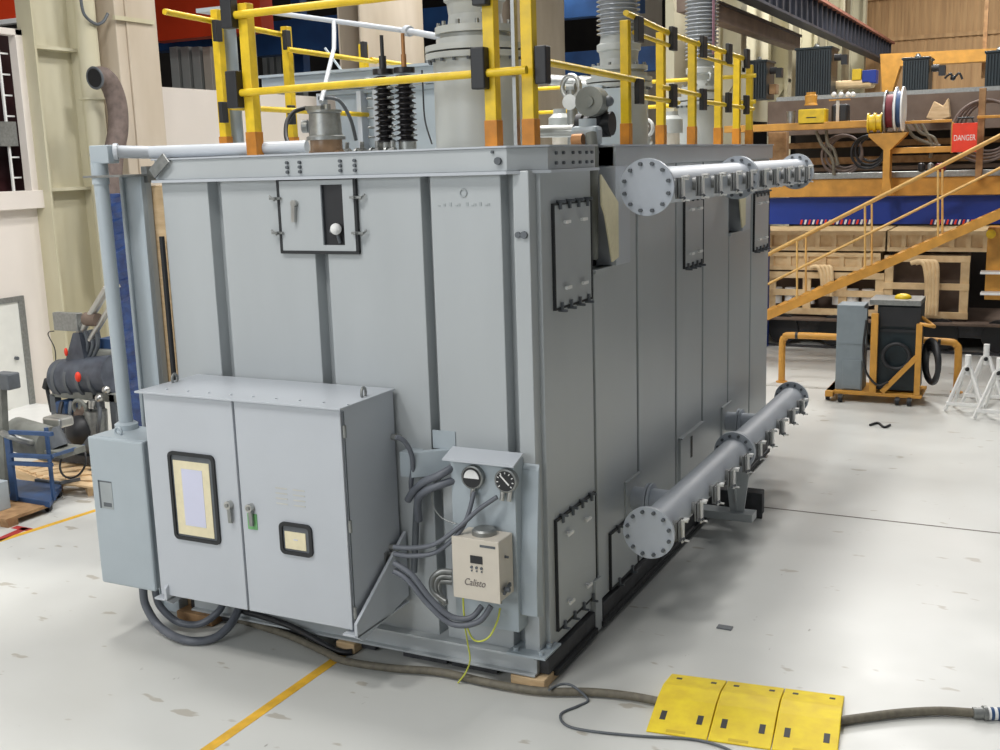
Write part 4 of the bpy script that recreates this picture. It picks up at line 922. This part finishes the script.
# sign, post
DS = thing('danger_sign', 'red square hanging DANGER sign with white letters', 'sign', (P(964, 150, Y=16.4).x, 16.4, P(964, 153, Y=16.4).z))
pbox(MB(), 952, 123, 977, 152, 16.4, .03).build('board', REDS, DS, bevel=.006)
c = P(964.5, 138, Y=16.395)
text('lettering', 'DANGER', WHITE, DS, (c.x, 16.395, c.z), (1, 0, .0), (0, 0, 1), .16, width=.40)
MB().cyl((c.x-.15, 16.42, P(964, 123, Y=16.4).z), (c.x-.1, 16.42, P(964, 117, Y=16.4).z), .012).cyl((c.x+.15, 16.42, P(964, 123, Y=16.4).z), (c.x+.1, 16.42, P(964, 117, Y=16.4).z), .012).cyl((c.x-.15, 16.42, P(964, 118, Y=16.4).z), (c.x+.15, 16.42, P(964, 118, Y=16.4).z), .02).build('hanger', BLACK, DS)
bgb('brown_post', WOODD, (977, 88, 984, 180), 16.8, .15, 'vertical brown post right of the danger sign', 'post')
bgb('orange_post', ORNG, (951, 122, 953.5, 153), 16.5, .1, 'thin orange post at the left edge of the danger sign', 'post')
# hanging hose loops
def loops(px, py, R, n, m, label, Y=17.2):
    c = P(px, py, Y=Y); t = thing('hose_coil', label, 'hose coil', (c.x, Y, c.z-R))
    for k in range(n):
        MB().torus((c.x+.03*k, Y+.05*k, c.z+.03*k), (.15*k-.2, 1, 0), R-.04*k, .028, n=36).build('loop', m, t)
loops(984, 131, .62, 4, HOSEB, 'large grey hose coil hanging behind the brown post')
loops(868, 152, .34, 3, BLACK, 'black hose coil hanging below the walkway beam')
loops(842, 155, .42, 3, HOSEB, 'grey hose coil hanging beneath the lamp bracket')
for i, pts in enumerate((((816, 131), (822, 145), (832, 158), (834, 175)), ((826, 130), (828, 144), (834, 150), (838, 165)), ((905, 122), (912, 135), (925, 142), (940, 146)), ((912, 120), (920, 132), (934, 138), (938, 150)), ((920, 122), (925, 130), (932, 145), (930, 158)))):
    cable('hanging_hose', [P(x, y, Y=16.9) for x, y in pts], .035, HOSE, 'grey hose hanging under the walkway, '+('leftmost', 'second from left', 'left one by the red reel', 'middle one by the danger beam', 'rightmost by the danger beam')[i], 'hose', 'hoses under the walkway')
tag(pbox(MB(), 768, 132, 786, 168, 17.4, .3).build('slatted_stand', WOODD, bevel=.01), 'brown slatted timber stand at the left below the walkway', 'stand')
q = lambda x, y: (P(x, y, Y=18.6).x, P(x, y, Y=18.6).z)
tag(MB().prism([q(926, 118), q(934, 101), q(943, 106), q(948, 98), q(950, 117), q(938, 121)], 'y', 18.6, 18.95).build('brown_paper', WOOD, bevel=.02), 'crumpled pale brown packing on the brown girder', 'packing')
for i, (px, w_, m_) in enumerate(((921, 7, BLACK), (930, 6, GALV), (940, 10, REEL))):
    bgb('floor_machine', m_, (px-w_/2, 163, px+w_/2, 172), 16.9, .25, ('black', 'grey', 'dark red')[i]+' small machine on the rail below the danger beam', 'machine', bev=.05)
# dark distribution transformers on the deck
def small_tx(x0, y0, x1, y1, Y, label, fins, knob=True):
    a = P(x0, (y0+y1)/2, Y=Y); b = P(x1, (y0+y1)/2, Y=Y); zt2 = P((x0+x1)/2, y0, Y=Y).z; zb2 = P(885, 94, Y=19).z+.05
    t = thing('distribution_transformer', label, 'transformer', ((a.x+b.x)/2, Y+.4, zb2), 'dark transformers on the deck')
    MB().box(a.x+.03, b.x-.03, Y+.05, Y+.9, zb2, zt2-.04).build('tank', NAVY, t)
    for k in range(fins):
        x = a.x+.03+(b.x-a.x-.06)*(k+.5)/fins; MB().box(x-.014, x+.014, Y, Y+.06, zb2+.03, zt2-.08).build('fin', NAVY, t)
    MB().box(a.x, b.x, Y, Y+.95, zt2-.05, zt2).build('lid', NAVY, t, bevel=.01)
    if knob:
        MB().cyl((b.x, Y+.3, zt2-.25), (b.x+.16, Y+.3, zt2-.25), .08).box(b.x+.16, b.x+.3, Y+.2, Y+.4, zt2-.42, zt2-.2).build('side_box', BLACK, t)
        MB().lathe(((a.x+b.x)/2, Y+.4, zt2), (0, 0, 1), [(0, .05), (.04, .07), (.08, .04), (.1, .04)]).build('bushing', GALV, t)
    return t
small_tx(743, 60, 767, 95, 19.3, 'small dark transformer furthest left on the deck', 8)
small_tx(794, 47, 832, 92, 19.3, 'largest dark finned transformer on the deck', 14)
small_tx(901, 57, 930, 84, 19.3, 'dark finned transformer in front of the orange crane beam', 10)
small_tx(984, 50, 1012, 80, 19.3, 'dark transformer with white fittings at the right edge', 8)
bgb('blue_box', BLUEB, (862, 70, 876, 83), 20, .4, 'dark blue box on the deck before the orange crane', 'box')
bgb('yellow_box', YEL, (852, 69, 861, 80), 20, .3, 'yellow box on the deck left of the dark blue box', 'box')
bgb('brown_box', WOODD, (769, 84, 776, 94), 19.6, .3, 'small orange brown box beside the left dark transformer', 'box')
bgb('covered_pallet', WOODL, (832, 80, 872, 88), 20, .6, 'pale crumpled sheet heap on the deck', 'packing', bev=.06)
a = P(953, 78, Y=19.8)
tag(MB().tube([a+Vector((-.18, 0, 0)), a+Vector((-.05, 0, .1)), a+Vector((0, 0, -.02)), a+Vector((.12, 0, .1)), a+Vector((.2, 0, -.04))], .025).ball(a, .06).build('valve_cluster', BLACK), 'small black valve cluster on the deck right of the finned transformer', 'valve')
# orange crane beam
ob = thing('orange_crane', 'orange crane beam with hooked end standing behind the finned transformer', 'crane', (P(940, 80, Y=26).x, 26, P(940, 85, Y=26).z))
MB().prism([(P(880, 54, Y=26).x, P(880, 54, Y=26).z), (P(1040, 44, Y=26).x, P(1040, 46, Y=26).z), (P(1040, 58, Y=26).x, P(1040, 58, Y=26).z), (P(900, 66, Y=26).x, P(900, 66, Y=26).z), (P(892, 92, Y=26).x, P(892, 92, Y=26).z), (P(882, 92, Y=26).x, P(882, 92, Y=26).z)], 'y', 26, 26.5).build('beam', ORNG, ob)
pbox(MB(), 983, 0, 987, 78, 26.6, .2).build('hanger', WOODD, ob)
# stairs with hand rails
ST = thing('staircase', 'long orange yellow staircase rising to the right in front of the crates', 'stairs', (1.5, 15.5, 0))
YS = 15.2
for Yk in (YS, YS+.9):
    a0 = P(758, 320, Y=YS); a1 = P(1010, 210, Y=YS); a0.y = a1.y = Yk
    MB().bar(a0-(a1-a0)*.25, a1+(a1-a0)*.45, .06, .17, up=(0, 0, 1)).build('stringer', ORNG, ST)
a0 = P(758, 318, Y=YS); a1 = P(1010, 210, Y=YS)
for k in range(-4, 29):
    c = a0+(a1-a0)*(k/20); MB().box(c.x-.1, c.x+.12, YS+.04, YS+.86, c.z+.02, c.z+.05).build('tread', ORNG, ST)
for Yk, off in ((YS, 0), (YS+.9, 0)):
    m = MB()
    u0 = P(758, 259, Y=YS); u1 = P(866, 204, Y=YS); u2 = P(1010, 130, Y=YS); v0 = P(758, 289, Y=YS); v1 = P(1010, 163, Y=YS)
    for p in (u0, u1, u2, v0, v1): p.y = Yk
    MB().cyl(u0-(u2-u0)*.2, u2+(u2-u0)*.4, .03).cyl(v0-(v1-v0)*.2, v1+(v1-v0)*.4, .024).build('hand_rail', RAILP, ST)
    for px, pt, pb_ in ((797, 240, 300), (865, 206, 270), (938, 170, 237)):
        t_ = P(px, pt, Y=YS); b_ = P(px, pb_, Y=YS); t_.y = b_.y = Yk
        MB().cyl(t_, b_, .022).build('baluster', RAILP, ST)
bgb('orange_machine', ORNG, (986, 228, 1012, 300), 15.9, .8, 'orange machine block at the right edge under the stairs', 'machine')
a = P(991, 234, Y=15.7); tag(MB().cyl((a.x, 15.72, a.z), (a.x, 15.68, a.z), .09).build('yellow_disc', YEL), 'small yellow disc sign below the stair stringer', 'disc')
for i, py in enumerate((272, 293)): bgb('white_shelf', WHITE, (980, py, 1012, py+2.5), 15.6, .3, ('upper', 'lower')[i]+' white shelf plate on the orange machine', 'shelf')
tag(MB().cyl(P(970, 322, Y=14.0), P(1010, 322, Y=14.0), .015).build('yellow_rope', YEL), 'thin yellow rope behind the white stands', 'rope') if False else None

# crane runway and cream column row
GX = -2.5
cr = thing('crane_runway', 'dark ribbed crane runway girder running into the distance at upper right', 'girder', (GX, 26, 7.5))
def gz(px, py): return P(px, py, X=GX)
z_lo = P(884, 68, X=GX).z; z_hi = P(890, 49, X=GX).z
z_lo = (P(783, 0, X=GX).z+z_lo)/2; z_hi = (P(826, 0, X=GX).z+z_hi)/2
MB().box(GX-.15, GX, 13, 39, z_lo, z_hi).build('web', DKGIR, cr)
for k in range(36): MB().box(GX, GX+.08, 14+k*.7, 14.05+k*.7, z_lo, z_hi).build('rib', DKGIR, cr)
MB().box(GX-.25, GX+.15, 13, 39, z_hi, z_hi+.08).build('top_flange', RUST, cr); MB().box(GX-.25, GX+.12, 13, 39, z_lo-.06, z_lo).build('bottom_flange', DKGIR, cr)
MB().box(GX-.6, GX-.3, 13.5, 23.5, P(760, 30, X=GX-.3).z-.12, P(760, 30, X=GX-.3).z+.2).build('lower_runway', BRNG, cr)
MB().box(GX-.65, GX-.25, 13.5, 23.5, P(760, 30, X=GX-.3).z+.2, P(760, 30, X=GX-.3).z+.26).build('lower_flange', DKGIR, cr)
for i, (px, w_) in enumerate(((748, .5), (794, .5), (822, .45), (846, .4), (868, .4))):
    y = P(px, 50, X=GX-.6).y
    tg = thing('cream_column', ('nearest', 'second', 'third', 'fourth', 'farthest')[i]+' slim cream column of the row behind the dark runway', 'column', (GX-.8, y, 0), 'cream columns along the runway')
    MB().box(GX-.8, GX-.7, y-w_/2, y+w_/2, 0, 13).box(GX-1.2, GX-.8, y-.04, y+.04, 0, 13).box(GX-1.25, GX-1.2, y-w_/2, y+w_/2, 0, 13).build('shaft', CREAM, tg)
    MB().prism([(GX-1.2, 5.6), (GX-.7, 6.3), (GX-.7, 6.4), (GX-1.2, 6.4)], 'y', y-.15, y+.15).build('bracket', CREAM, tg)
wr2 = MB().box(-4.3, -4.1, 16.5, 40, 5.3, 16)
struct(wr2.build('wall_inner_right', CREAM))
for i, (y0, y1, z0, z1) in enumerate(((27.5, 30.5, 9.3, 10.8), (33, 37, 9.3, 11.0))):
    struct(MB().box(-4.12, -4.05, y0, y1, z0, z1).build('window_%d' % (i+2), DKG))
# left aisle columns
ymid = [P(80, 150, X=-13.0).y]
def bigcol(y, w, label, m, x=-13.1, plates=True):
    t = thing('building_column', label, 'column', (x, y, 0), 'cream building columns')
    MB().box(x-.35, x-.3, y-w/2, y+w/2, 0, 14).box(x-.3, x+.3, y-.04, y+.04, 0, 14).box(x+.3, x+.35, y-w/2, y+w/2, 0, 14).build('shaft', m, t, bevel=.01)
    if plates:
        MB().box(x-.34, x+.34, y-w/2, y+w/2, 6.6, 6.66).box(x-.34, x+.36, y-w/2, y+w/2, 3.85, 3.92).build('stiffener', m, t)
    return t
XF = -13.5
y0 = P(36, 60, X=XF).y; y1 = P(84, 60, X=XF).y; y2 = P(120, 60, X=XF).y
c1 = thing('building_column', 'wide cream building column left of the transformer with hose hook', 'column', (-13.6, (y0+y2)/2, 0), 'cream building columns')
MB().box(WX, -13.78, y0+.02, y1-.02, 0, 14).build('web', CREAM, c1)
for yy in (y0, y1-.05): MB().box(WX, XF, yy, yy+.05, 0, 14).build('flange', CREAM, c1)
MB().box(WX, XF-.05, y1, y2, 0, 14).box(XF-.05, XF, y1+.28, y2-.1, 0, 14).build('box_section', CREAM2, c1)
for px, py in ((60, 50), (85, 188)):
    zz = P(px, py, X=-13.7).z; MB().box(-13.78, XF-.03, y0+.05, y1-.05, zz-.03, zz+.03).build('stiffener', CREAM, c1)
y0b = P(121, 60, X=-12.9).y; y1b = P(160, 60, X=-12.9).y
c2 = thing('building_column', 'narrower pinkish cream column right beside the wide one', 'column', (-13.2, (y0b+y1b)/2, 0), 'cream building columns')
MB().box(-13.45, -12.95, y0b, y1b, 0, 14).box(-12.95, -12.9, y0b+.25, y1b, 0, 14).build('shaft', CREAM2, c2, bevel=.02)
zz = P(135, 20, X=-12.85).z
MB().box(-12.9, -12.84, P(114, 20, X=-12.87).y, P(153, 20, X=-12.87).y, zz-.04, zz+.04).build('clamp_bar', CREAM, c2)
a = P(387, 60, X=-13); w_ = P(418, 60, X=-13).y-P(355, 60, X=-13).y
bigcol(a.y, w_, 'cream building column behind the front rail and black insulators', CREAM2)
a = P(534, 60, X=-13); w_ = P(560, 60, X=-13).y-P(508, 60, X=-13).y
bigcol(a.y, w_, 'cream building column behind the corner post of the rail', CREAM2)
a = P(645, 60, X=-13); bigcol(a.y, 3.3, 'cream building column seen behind the middle turret', CREAM2)
a = P(690, 60, X=-13); bigcol(a.y+.5, 3.2, 'most distant cream column behind the ribbed bushing with pink strip', CREAM2)
# pipes and hose on the wide column
p0 = P(86, 0, X=-13.2); p1 = P(99, 145, X=-13.2)
cyy = (p0.y+p1.y)/2
tag(MB().cyl((-13.25, cyy, 1.0), (-13.25, cyy, 10.5), .2, n=20).lathe((-13.25, cyy, P(95, 100, X=-13.25).z), (0, 0, 1), [(0, .25), (.04, .25)]).build('white_duct', WHITE if False else CREAM, ), 'vertical white round duct on the wide cream column', 'duct')
hs = [P(x, y, X=-12.6) for x, y in ((95, 78), (103, 77), (111, 86), (117, 105), (118, 130), (113, 160), (112, 200), (116, 240))]
tag(MB().tube(hs, .19, n=16).build('flexible_duct', HOSEB), 'thick brown flexible duct hanging with open dark end between the columns', 'duct')
FD = D.objects['flexible_duct']
MB().torus(hs[0], hs[1]-hs[0], .19, .025).build('rim', DKG, FD); MB().cyl(hs[0]-(hs[1]-hs[0]).normalized()*.02, hs[0], .17).build('opening_shade', BLACK, FD)  # black disc paints the shade inside the duct mouth
a = P(88, 12, X=-13.0)
tag(MB().tube([a+Vector((0, -.15, .25)), a+Vector((0, -.1, -.05)), a+Vector((0, .15, -.2)), a+Vector((0, .35, -.15)), a+Vector((0, .5, .02))], .03).build('hook', DKG), 'dark curved hook on the column above the brown duct', 'hook')
# red cranes, blue crane, ducts beyond the wall
def xbeam(name, pxa, pya, pxb, pyb, h, Y, dep, m, label, cat):
    a = P(pxa, pya, Y=Y); b = P(pxb, pyb, Y=Y); z = (a.z+b.z)/2
    return tag(MB().box(a.x, b.x, Y, Y+dep, z, z+h).build(name, m, bevel=.01), label, cat)
xbeam('red_crane_girder', 150, 40, 262, 33, 2.0, 20, .6, REDC, 'red orange crane girder above the ducts, right of the columns', 'crane girder')
xbeam('red_crane_girder', -80, 24, 34, 24, 2.5, 13, .5, REDC, 'red orange crane girder at the upper left corner', 'crane girder')
xbeam('crane_lip', -80, 28, 28, 28, .12, 12.7, .2, WHITE, 'pale lip under the left red crane girder', 'beam')
xbeam('blue_crane_girder', 150, 52, 215, 46, .5, 22, .6, BLUEC, 'blue girder below the right red crane girder', 'crane girder')
xbeam('blue_crane_girder', 252, 56, 360, 48, 1.1, 24, .6, BLUEC, 'blue crane girder crossing behind the front rail', 'crane girder')
xbeam('blue_crane_girder', 415, 32, 640, 12, .9, 33, .6, BLUEC, 'blue crane girder between the two middle columns at the top', 'crane girder')
xbeam('blue_crane_girder', 560, 76, 700, 68, 1.0, 38, .6, BLUEC, 'low blue crane girder in the distance behind the turrets', 'crane girder')
for k in range(4):
    px = 170+k*11; Y = 21
    a = P(px, 60, Y=Y); b = P(px+8, 60, Y=Y)
    z0, z1 = P(px, 89, Y=Y).z, P(px, 47, Y=Y).z
    tag(MB().box(a.x, b.x, Y, Y+.4, 0, z1).build('vertical_duct', TURG if k != 3 else BEIGE, bevel=.02), ('leftmost', 'second', 'third', 'palest rightmost')[k]+' of the grey vertical ducts behind the red crane', 'duct', 'vertical ducts beyond the wall')
for k in range(6):
    px = 262+k*7; Y = 26; a = P(px, 60, Y=Y); b = P(px+4.5, 60, Y=Y)
    tag(MB().box(a.x, b.x, Y, Y+.3, 0, P(px, 45, Y=Y).z).build('vertical_duct', TURG, bevel=.02), ('leftmost', 'second from left', 'third from left', 'fourth from left', 'fifth from left', 'rightmost')[k]+' of six far grey ducts behind the left guard rail', 'duct', 'far ducts behind the guard rail')
# long white partition beyond the middle columns
struct(MB().box(-16.2, -16, 19, 50, 0, 6.4).build('wall_partition', WALLW))
xbeam('blue_column', 296, 90, 305, 90, 6, 25, .4, BLUEC, 'upright blue steel column behind the guard rail', 'column')

# ================================================================== LEFT FLOOR MACHINERY
mx, my = -9.3, 4.1
VM = thing('vacuum_machine', 'large dark grey pump machine with angled silver pipe on a frame by the column', 'machine', (mx, my, 0))
def ml(px, py, Y=3.9): return P(px, py, Y=Y)
def box_px(mb, x0, y0, x1, y1, Y, dep): return pbox(mb, x0, y0, x1, y1, Y, dep)
MB().cyl(ml(62, 378), ml(116, 374), .29, n=28).build('upper_tank', MACH, VM)
for s in range(4): MB().cyl(ml(66+s*12, 378), ml(69+s*12, 378), .3, n=28).build('band', DKG, VM)
box_px(MB(), 52, 392, 118, 400, 3.7, 1.0).build('frame_shelf', MACHG, VM, bevel=.01)
for px in (53, 96, 112): box_px(MB(), px, 395, px+5, 462, 3.7, .12).build('leg', DKG, VM)
MB().cyl(ml(68, 425, 4.0), ml(90, 425, 4.0), .34, n=24).build('pump_body', MACH, VM)
MB().cyl(ml(60, 445, 3.6), ml(100, 440, 3.6), .22, n=20).build('lower_pump', DKG, VM)
MB().cyl(ml(96, 410, 3.6), ml(98, 450, 3.6), .16, n=18).build('filter', GALV, VM)
MB().ball(ml(82, 430, 3.5), .24).build('motor_dome', BLACK, VM)
MB().ball(ml(84, 415, 3.6), .15).build('valve_body', BRNG, VM)
MB().prism([(ml(70, 362).x, ml(70, 362).z), (ml(90, 362).x, ml(90, 362).z), (ml(84, 332).x, ml(84, 332).z), (ml(78, 332).x, ml(78, 332).z)], 'y', 3.8, 4.2).build('tower', MACH, VM)
for off, r in ((0, .06), (.28, .045)):
    a = ml(76, 336); b = ml(107, 285)
    MB().cyl(a+Vector((off, 0, -.05)), b+Vector((off, 0, -.05)), r).build('angled_pipe', STEEL, VM)
box_px(MB(), 53, 313, 77, 331, 3.8, .12).build('control_box', GALV, VM, bevel=.01)
MB().cyl(ml(86, 319), ml(98, 320), .1).build('motor', BRNG, VM)
MB().tube([ml(54, 331), ml(48, 334), ml(55, 350), ml(55, 372), ml(49, 380), ml(49, 392)], .008).build('wire', BLACK, VM)
MB().ball(ml(78, 377, 3.5), .055, sq=(.8, .8, 1.4)).ball(ml(66, 352, 3.7), .04, sq=(.7, .7, 1.6)).build('red_handle', REDS, VM)
box_px(MB(), 98, 339, 112, 350, 4.0, .5).build('blue_block', CBLUE, VM)
MB().cyl(ml(46, 388), ml(48, 380), .06).cyl(ml(47, 388), ml(52, 412), .03).build('small_valve', BLACK, VM)
box_px(MB(), 55, 402, 66, 414, 3.6, .3).build('blue_motor', CBLUE, VM, bevel=.03)
for k in range(5): MB().tube([ml(62+k*9, 402, 3.6), ml(60+k*10, 414, 3.5), ml(66+k*8, 430, 3.5), ml(63+k*9, 446, 3.6)], .03).build('hose', (BLACK, DKG, MACHG)[k % 3], VM)
MB().cyl(ml(92, 400, 3.5), ml(92, 408, 3.5), .05).ball(ml(99, 398, 3.5), .06).ball(ml(106, 390, 3.6), .06).build('small_fitting', STEEL, VM)
MB().torus(ml(80, 408, 3.5), (0, 1, .2), .12, .03).build('coil_ring', MACHG, VM)
box_px(MB(), 92, 350, 114, 362, 3.9, .4).build('olive_housing', MACHG, VM, bevel=.03)
for k in range(3): MB().tube([ml(84+4*k, 360), ml(88+5*k, 345), ml(84+6*k, 330)], .03).build('hose', DKG, VM)
box_px(MB(), 28, 455, 118, 463, 3.4, .9).build('bed', SKID, VM)
# pallet with cables
PL = thing('timber_pallet', 'pale timber pallet with cable loops on it, in front of the pump machine', 'pallet', (P(75, 490, Z=0).x, P(75, 490, Z=0).y, 0))
cs = [P(x, y, Z=0) for x, y in ((18, 478), (130, 446), (132, 500), (58, 492))]
for k in range(7):
    a = cs[0].lerp(cs[3], k/6); b = cs[1].lerp(cs[2], k/6)
    MB().bar(a+Vector((0, 0, .15)), b+Vector((0, 0, .15)), .18, .025).build('deck_board', WOOD, PL)
for k in range(3):
    a = cs[0].lerp(cs[1], k/2+(.02 if k == 0 else -.02)); b = cs[3].lerp(cs[2], k/2+(.02 if k == 0 else -.02))
    MB().bar(a+Vector((0, 0, .07)), b+Vector((0, 0, .07)), .12, .14).build('bearer', WOOD, PL)
a = P(74, 472, Z=.3)
cable('coiled_cable', [a+Vector((math.cos(t*.7)*.24, math.sin(t*.7)*.1, -.12+.26+.2*math.sin(t*.7))) for t in range(11)], .015, BLACK, 'loop of thin black cable on the timber pallet', 'cable')
tag(MB().bar(P(36, 480, Z=.19), P(60, 483, Z=.19), .05, .04).bar(P(60, 483, Z=.19), P(80, 479, Z=.19), .04, .04).build('iron_bar', DKG), 'short dark iron bar lying on the pallet', 'bar')
# blue trolley
BT = thing('blue_trolley', 'blue steel trolley with drum pump on top at the left edge', 'trolley', (P(25, 505, Z=0).x, P(25, 505, Z=0).y, 0))
def tl(px, py, Y=2.0): return P(px, py, Y=Y)
b0 = [P(x, y, Z=.1) for x, y in ((-10, 498), (6, 483), (62, 490), (50, 508))]
mbt = MB(); mbt.add([v+Vector((0, 0, h)) for h in (0, .08) for v in b0], [(3,2,1,0),(4,5,6,7),(0,1,5,4),(1,2,6,5),(2,3,7,6),(3,0,4,7)]); mbt.build('platform', CBLUE, BT, bevel=.01)
for (px, py, tp, w_) in ((15, 500, 432, .1), (54, 500, 428, .04)):
    a = P(px, py, Z=.14); z = P(px-5, tp, Y=a.y).z; MB().box(a.x-w_/2, a.x+w_/2, a.y-.02, a.y+.02, .14, z).build('upright', CBLUE, BT)
a = P(12, 500, Z=.14); ys = a.y
for py in (432, 455, 463): 
    u = P(10, py, Y=ys); v_ = P(52, py+2, Y=ys); MB().bar(u, v_, .05, .05).build('cross_bar', CBLUE, BT)
u = P(52, 456, Y=ys); v_ = P(84, 446, Y=ys+.9); MB().bar(u, v_, .03, .04).build('push_bar', CBLUE, BT)
for px, py in ((4, 508), (48, 508), (58, 494)):
    a = P(px, py, Z=.05); MB().cyl((a.x, a.y-.02, .055), (a.x, a.y+.03, .055), .055).build('castor', BLACK, BT)
DP = thing('drum_pump', 'grey green electric pump with ring guard resting on the blue trolley', 'pump', (tl(35, 460).x, 2.3, tl(35, 455).z))
MB().cyl(tl(16, 434, 2.3), tl(50, 444, 2.3), .24, n=24).build('motor', MACHG, DP)
MB().cyl(tl(50, 430, 2.4), tl(58, 448, 2.4), .14, n=20).build('gearbox', DKG, DP)
MB().torus(tl(18, 438, 2.0), (.2, .5, 1), .2, .045).build('ring_guard', GALV, DP)
box_px(MB(), 42, 418, 60, 428, 2.5, .25).build('terminal_box', STEEL, DP, bevel=.03)
box_px(MB(), 20, 450, 62, 456, 2.2, .4).build('mount', MACHG, DP)
a = tl(4, 385, 1.9)
LP = thing('tall_post', 'brown grey steel post with dark clamp head at the left picture edge', 'post', (P(4, 470, Y=1.9).x, 1.9, 0))
MB().bar((P(6, 500, Y=1.9).x, 1.9, 0), P(1, 385, Y=1.9), .1, .1, up=(0, 1, 0)).build('post', MACHG, LP)
box_px(MB(), -8, 374, 8, 390, 1.85, .2).build('clamp_head', DKG, LP, bevel=.02)
GB = thing('grey_crate', 'grey box standing on a small timber pallet at the left edge', 'box', (P(-8, 510, Z=.1).x, P(-8, 510, Z=.1).y, 0))
q = P(4, 518, Z=.1)
MB().box(q.x-1.2, q.x-.22, q.y, q.y+.3, .12, .5).build('box', BOXG, GB, bevel=.01)
q2 = P(26, 514, Z=.1)
MB().box(q.x-.9, q2.x, q.y-.08, q.y+.6, .08, .12).box(q2.x-.15, q2.x, q.y-.06, q.y+.1, 0, .08).box(q.x-.3, q.x-.1, q.y-.06, q.y+.6, 0, .08).build('pallet', WOODD, GB)
# white sheet on the floor by the door
sv = [P(x, y, Z=.02) for x, y in ((5, 414), (28, 404), (60, 408), (55, 428), (8, 440))]
tag(MB().add([v+Vector((0, 0, h)) for h in (0, .04) for v in sv], [(4,3,2,1,0),(5,6,7,8,9)]+[(i, (i+1) % 5, 5+(i+1) % 5, 5+i) for i in range(5)]).build('white_sheet', WHITE, bevel=.01), 'white plastic sheet lying on the floor in front of the door', 'sheet')

# ================================================================== LIGHT
w = D.worlds.new('hall_light'); bpy.context.scene.world = w; w.use_nodes = True
w.node_tree.nodes['Background'].inputs[0].default_value = (.92, .96, 1.0, 1); w.node_tree.nodes['Background'].inputs[1].default_value = .14
def area(x, y, z, sx, sy, e, col=(1, .98, .95), tgt=None):
    l = D.lights.new('bay_and_fill_lamp', 'AREA'); l.shape = 'RECTANGLE'; l.size = sx; l.size_y = sy; l.energy = e; l.color = col
    o = D.objects.new('bay_and_fill_lamp', l); COL.objects.link(o); o.location = (x, y, z)
    if tgt is not None:
        d = Vector(tgt)-Vector((x, y, z)); o.rotation_euler = d.to_track_quat('-Z', 'Y').to_euler()
    return o
for x, y, e in ((-6, -8, 650), (-1.5, -6, 420), (-6.5, 1, 480), (-1.8, 4.5, 1000), (4.5, -4, 70), (-7, 9, 420), (5, 13, 260), (1.5, 17, 700), (-9, 20, 600), (-18, 10, 200), (-14, 32, 350), (-.5, 24, 1100), (2, 32, 800)):  # overhead bay lamps; the ones above the right background added to brighten it
    area(x, y, 13, 1.6, 1.6, e)
area(-5, -17, 8, 10, 5, 950, (.93, .97, 1.0), (-2, 0, 2))  # broad unseen fill behind the camera, added to brighten the tank front

# ================================================================== CAMERA
cd = D.cameras.new('camera'); cd.sensor_width = 36; cd.sensor_fit = 'HORIZONTAL'; cd.lens = FPX/1000*36; cd.clip_end = 300
co = D.objects.new('camera', cd); COL.objects.link(co)
mw = Matrix.Identity(4)
for i in range(3):
    mw[i][0] = RT[i]; mw[i][1] = UP[i]; mw[i][2] = -FW[i]; mw[i][3] = CAM[i]
co.matrix_world = mw
S = bpy.context.scene; S.camera = co
S.view_settings.view_transform = 'Standard'; S.view_settings.look = 'None'; S.view_settings.gamma = 1
S.view_settings.use_curve_mapping = False; S.view_settings.exposure = 0.06
